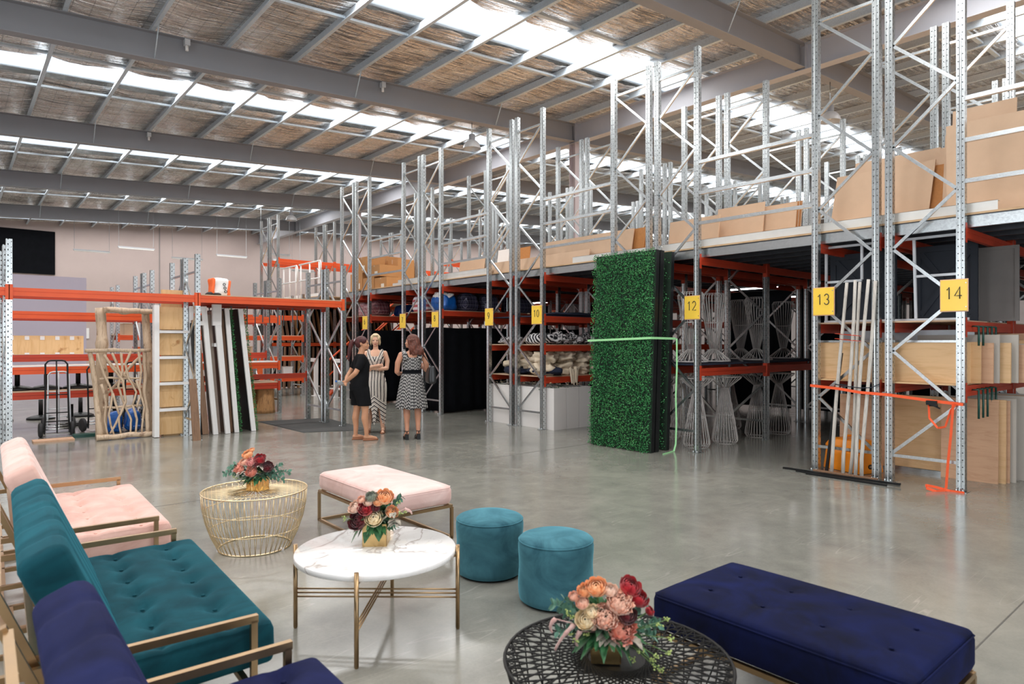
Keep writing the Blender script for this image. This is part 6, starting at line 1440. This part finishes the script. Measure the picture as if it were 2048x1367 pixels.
for i in range(n_ + 1):
    a = 2 * PI * i / n_ - PI; hz = hem(a)
    for j in range(rows + 1):
        t_ = j / rows; zz = 1.07 + (hz - 1.07) * t_; q = min(1, t_ * 3.2); rx = .128 + .062 * math.sin(q * PI / 2) - .035 * max(0, t_ - .35); ry = .10 + .058 * math.sin(q * PI / 2) - .015 * max(0, t_ - .35)
        fo_ = 1 + (.035 * math.sin(13 * a + 1.2 * t_) + .02 * math.sin(29 * a)) * min(1, t_ * 1.5)
        vs.append((rx * fo_ * math.sin(a), ry * fo_ * math.cos(a) + .01, zz))
for i in range(n_):
    for j in range(rows): k = i * (rows + 1) + j; fs.append((k, k + 1, k + rows + 2, k + rows + 1))
m.add(vs, fs, True); o = m.build('skirt', M['stripe'], r); q_ = o.modifiers.new('thick', 'SOLIDIFY'); q_.thickness = .004
m = MB()
m.loft([(1.04, 0, 0, .135, .107), (1.13, 0, 0, .127, .098), (1.25, 0, .012, .148, .119), (1.33, 0, .008, .158, .110)], 32)
for s_ in (-1, 1):
    m.tube([(s_ * .085, .085, 1.27), (s_ * .105, .075, 1.36), (s_ * .115, .02, 1.432), (s_ * .110, -.05, 1.38), (s_ * .09, -.085, 1.30)], [.050, .036, .030, .034, .045], 12)
rem(m, 'bodice', M['stripe'], r, .009, 5)
m = MB(); m.tube([(.137 * math.sin(a), .108 * math.cos(a), 1.065 + .006 * math.sin(5 * a)) for a in [2 * PI * q / 40 for q in range(40)]], .012, 8, closed=True); m.build('waist_tie', M['stripe'], r)
m = MB(); m.ell((0, -.020, .050), (.080, .098, .084), Mh, 24, 16); m.ell((0, -.05, -.01), (.072, .06, .09), Mh, 20, 14)
for s_ in (-1, 1): m.ell((s_ * .060, .018, .048), (.030, .060, .052), Mh, 14, 10); m.tube([Mh @ Vector((s_ * .074, .035, .03)), Mh @ Vector((s_ * .080, .03, -.03)), Mh @ Vector((s_ * .074, .02, -.085))], [.016, .015, .005], 8)
m.ell((0, .055, .098), (.050, .035, .020), Mh, 14, 10); rem(m, 'hair', HR2, r, .008, 3)
m = MB(); m.tube([(-.055 + .0 * q + .0, .135 + .027 * math.cos(a), 1.115 + .027 * math.sin(a)) for q, a in enumerate([2 * PI * q / 16 for q in range(16)])], .006, 6, closed=True); m.build('wristwatch', M['steelw'], r)
for (x_, y_) in ((.12, .07), (-.14, .13)):
    m = MB(); m.loft([(0, x_, y_, .040, .125), (.012, x_, y_, .041, .127), (.018, x_, y_, .038, .122)], 24); m.tube([(x_ - .038, y_ + .04, .015), (x_ - .02, y_ + .05, .062), (x_ + .02, y_ + .05, .062), (x_ + .038, y_ + .04, .015)], .006, 6); m.tube([(x_ - .036, y_ - .08, .015), (x_ - .036, y_ - .09, .10), (x_, y_ - .035, .12), (x_ + .036, y_ - .09, .10), (x_ + .036, y_ - .08, .015)], .005, 6); m.build('sandal', M['tanshoe'], r)
# ---- woman 3: seen from behind, patterned black dress
r = person('brown haired woman in a black dress with white dashes, seen from behind', (5.74, 9.28, 0), math.radians(-22))
m = MB(); hl = .055
leg(m, (.09, 0, .90), (.095, .0, .52), (.10, -.03, .085 + hl), (.11, .10, .035)); leg(m, (-.09, 0, .90), (-.085, .0, .52), (-.08, -.03, .085 + hl), (-.10, .10, .035))
m.loft([(.84, 0, -.01, .14, .11), (.95, 0, -.02, .175, .13), (1.05, 0, -.005, .15, .105), (1.13, 0, 0, .13, .10), (1.25, 0, .01, .15, .115), (1.35, 0, 0, .165, .10), (1.405, 0, -.01, .13, .075), (1.435, 0, -.01, .06, .05)], 28)
limb(m, [(0, -.012, 1.38), (0, .0, 1.47), (0, .01, 1.52)], [.056, .048, .05])
Mh = head(m, (0, .01, 1.575), 1.05, 0)
limb(m, [(-.172, -.01, 1.37), (-.225, .0, 1.24), (-.235, .03, 1.10)], [.052, .047, .042]); limb(m, [(-.235, .03, 1.10), (-.19, .13, 1.06), (-.12, .22, 1.06)], [.042, .037, .026]); hand(m, (-.12, .22, 1.06), (.6, .7, .1), (0, -.3, -1), -1, .92, .6)
limb(m, [(.172, -.01, 1.37), (.235, -.01, 1.24), (.25, .04, 1.12)], [.052, .047, .042]); limb(m, [(.25, .04, 1.12), (.21, .15, 1.17), (.17, .20, 1.25)], [.042, .037, .026]); hand(m, (.17, .20, 1.25), (-.2, .1, 1), (0, -1, 0), 1, .92, 1.0)
rem(m, 'body', SK3, r); face_bits(r, Mh, HR3, LIP)
t = NT('black_dress_white_dashes'); x, y, z = t.xyz(t.obj())[:3]; g = t.math('MULTIPLY', t.math('ARCTAN2', x, y), 11.5)
cell = t.math('FLOOR', g); off = t.math('FRACT', t.math('MULTIPLY', t.math('SINE', t.math('MULTIPLY', cell, 12.9)), 43.7)); fz = t.math('FRACT', t.math('ADD', t.math('DIVIDE', z, .052), off)); fg = t.math('FRACT', g)
d_ = t.math('MULTIPLY', t.math('LESS_THAN', t.math('ABSOLUTE', t.math('SUBTRACT', fg, .5)), .20), t.math('LESS_THAN', fz, .62)); nob = t.math('GREATER_THAN', t.math('ABSOLUTE', t.math('SUBTRACT', z, 1.095)), .035)
t.P(base=t.mix(t.math('MULTIPLY', d_, nob), (.008, .008, .01), H('d8d3cf')), rough=.8); M['dash'] = t.m
m = MB(); n_ = 120; rows = 20; vs = []; fs = []
for i in range(n_ + 1):
    a = 2 * PI * i / n_
    for j in range(rows + 1):
        t_ = j / rows; zz = 1.09 - .585 * t_ + .012 * math.sin(7 * a) * t_; rx = .145 + .11 * t_ ** .7; ry = .112 + .115 * t_ ** .7; q = 1 + (.045 * math.sin(11 * a + .6 * math.sin(3 * a)) + .015 * math.sin(23 * a)) * t_
        vs.append((rx * q * math.sin(a), ry * q * math.cos(a), zz))
for i in range(n_):
    for j in range(rows): k = i * (rows + 1) + j; fs.append((k, k + 1, k + rows + 2, k + rows + 1))
m.add(vs, fs, True); o = m.build('skirt', M['dash'], r); q_ = o.modifiers.new('thick', 'SOLIDIFY'); q_.thickness = .004
m = MB(); m.loft([(1.06, 0, 0, .150, .117), (1.13, 0, 0, .145, .113), (1.25, 0, .01, .165, .130), (1.33, 0, .004, .175, .118)], 32)
for s_ in (-1, 1): m.tube([(s_ * .10, .09, 1.29), (s_ * .125, .06, 1.37), (s_ * .130, .0, 1.43), (s_ * .125, -.06, 1.38), (s_ * .10, -.09, 1.29)], [.05, .045, .038, .045, .05], 12)
rem(m, 'bodice', M['dash'], r, .009, 5)
m = MB(); m.loft([(1.06, 0, 0, .156, .124), (1.095, 0, 0, .154, .122), (1.13, 0, 0, .152, .121)], 36); m.build('belt', M['blackcloth'], r)
m = MB(); m.ell((0, -.020, .052), (.083, .102, .084), Mh, 24, 16)
rg = random.Random(5)
for i in range(16):
    a = math.radians(-152 + i * 19.5) ; ca, sa = math.cos(a), math.sin(a)
    if True:
        px, py = .070 * sa, -.02 - .085 * ca
        if py > .03: continue
        b0 = Mh @ Vector((px, py, .05)); b1 = Mh @ Vector((px * 1.25, py * 1.10 - .01, -.05)); b2 = Vector((b1.x * 1.15 + .02, b1.y - .03, 1.45)); b3 = Vector((b1.x * 1.3 + .03, b1.y - .035, 1.36 + rg.uniform(-.03, .02)))
        fine = [b0.lerp(b1, q / 4) for q in range(4)] + [b1.lerp(b2, q / 4) for q in range(4)] + [b2.lerp(b3, q / 4) for q in range(5)]
        m.tube([p + Vector((math.sin(k * 1.2 + i * 1.9), math.cos(k * 1.0 + i), 0)) * .010 for k, p in enumerate(fine)], [.030 + .007 * math.sin(k * 1.1 + i * 2.3) - .016 * max(0, k - 9) / 3 for k in range(13)], 8)
rem(m, 'hair', HR3, r, .008, 3)
for s_ in (.10, -.09):
    m = MB(); m.box(s_ - .026, -.10, 0, s_ + .026, -.035, .055 + hl * .55); m.loft([(.0, s_, .07, .036, .085), (.014, s_, .07, .038, .087), (.022, s_, .06, .036, .085)], 20); m.tube([(s_, -.06, .075), (s_, .0, .045), (s_, .05, .018)], .026, 8)
    m.tube([(s_ + .036 * math.cos(a), -.035 + .040 * math.sin(a), .135) for a in [2 * PI * q / 16 for q in range(16)]], .0055, 6, closed=True); m.tube([(s_ - .038, .08, .02), (s_ - .02, .085, .055), (s_ + .02, .085, .055), (s_ + .038, .08, .02)], .007, 6); m.tube([(s_, -.075, .10), (s_, -.078, .135)], .008, 6)
    m.build('heeled_sandal', M['black'], r)
Mb = Matrix.Translation((5.74, 9.28, 0)) @ Matrix.Rotation(math.radians(-22), 4, 'Z'); bl = Mb @ Vector((.30, -.07, .90))
b = thing('handbag', 'black leather handbag hanging from the shoulder of the woman seen from behind', 'bag', bl); WL[b.name] = Vector((0, 0, 0)); b.rotation_euler = (0, 0, math.radians(-22))
M['leather'] = simple('black_leather', (.014, .014, .015), .35, 0, .2, 10, .3, 50)
MB().rbox((.10, .36, .31), .04, (8, 14, 10), lambda p: (p.x * (1.25 - 1.6 * (p.z / .31 - .35) ** 2 * .5), p.y * (1.0 - .12 * p.z / .31), p.z - .05 * (1 - (p.y / .18) ** 2) * (p.z > .1) * (p.z / .31))).build('body', M['leather'], b)
m = MB(); m.tube([(-.01, -.15, .27), (-.08, -.06, .40), (-.14, .04, .515), (-.145, .06, .53), (-.13, .10, .50), (-.04, .14, .37), (.0, .15, .27)], .009, 8); m.build('strap', M['leather'], b); MB().cbox((.052, 0, .13), (.006, .04, .02)).build('clasp', M['galv'], b)
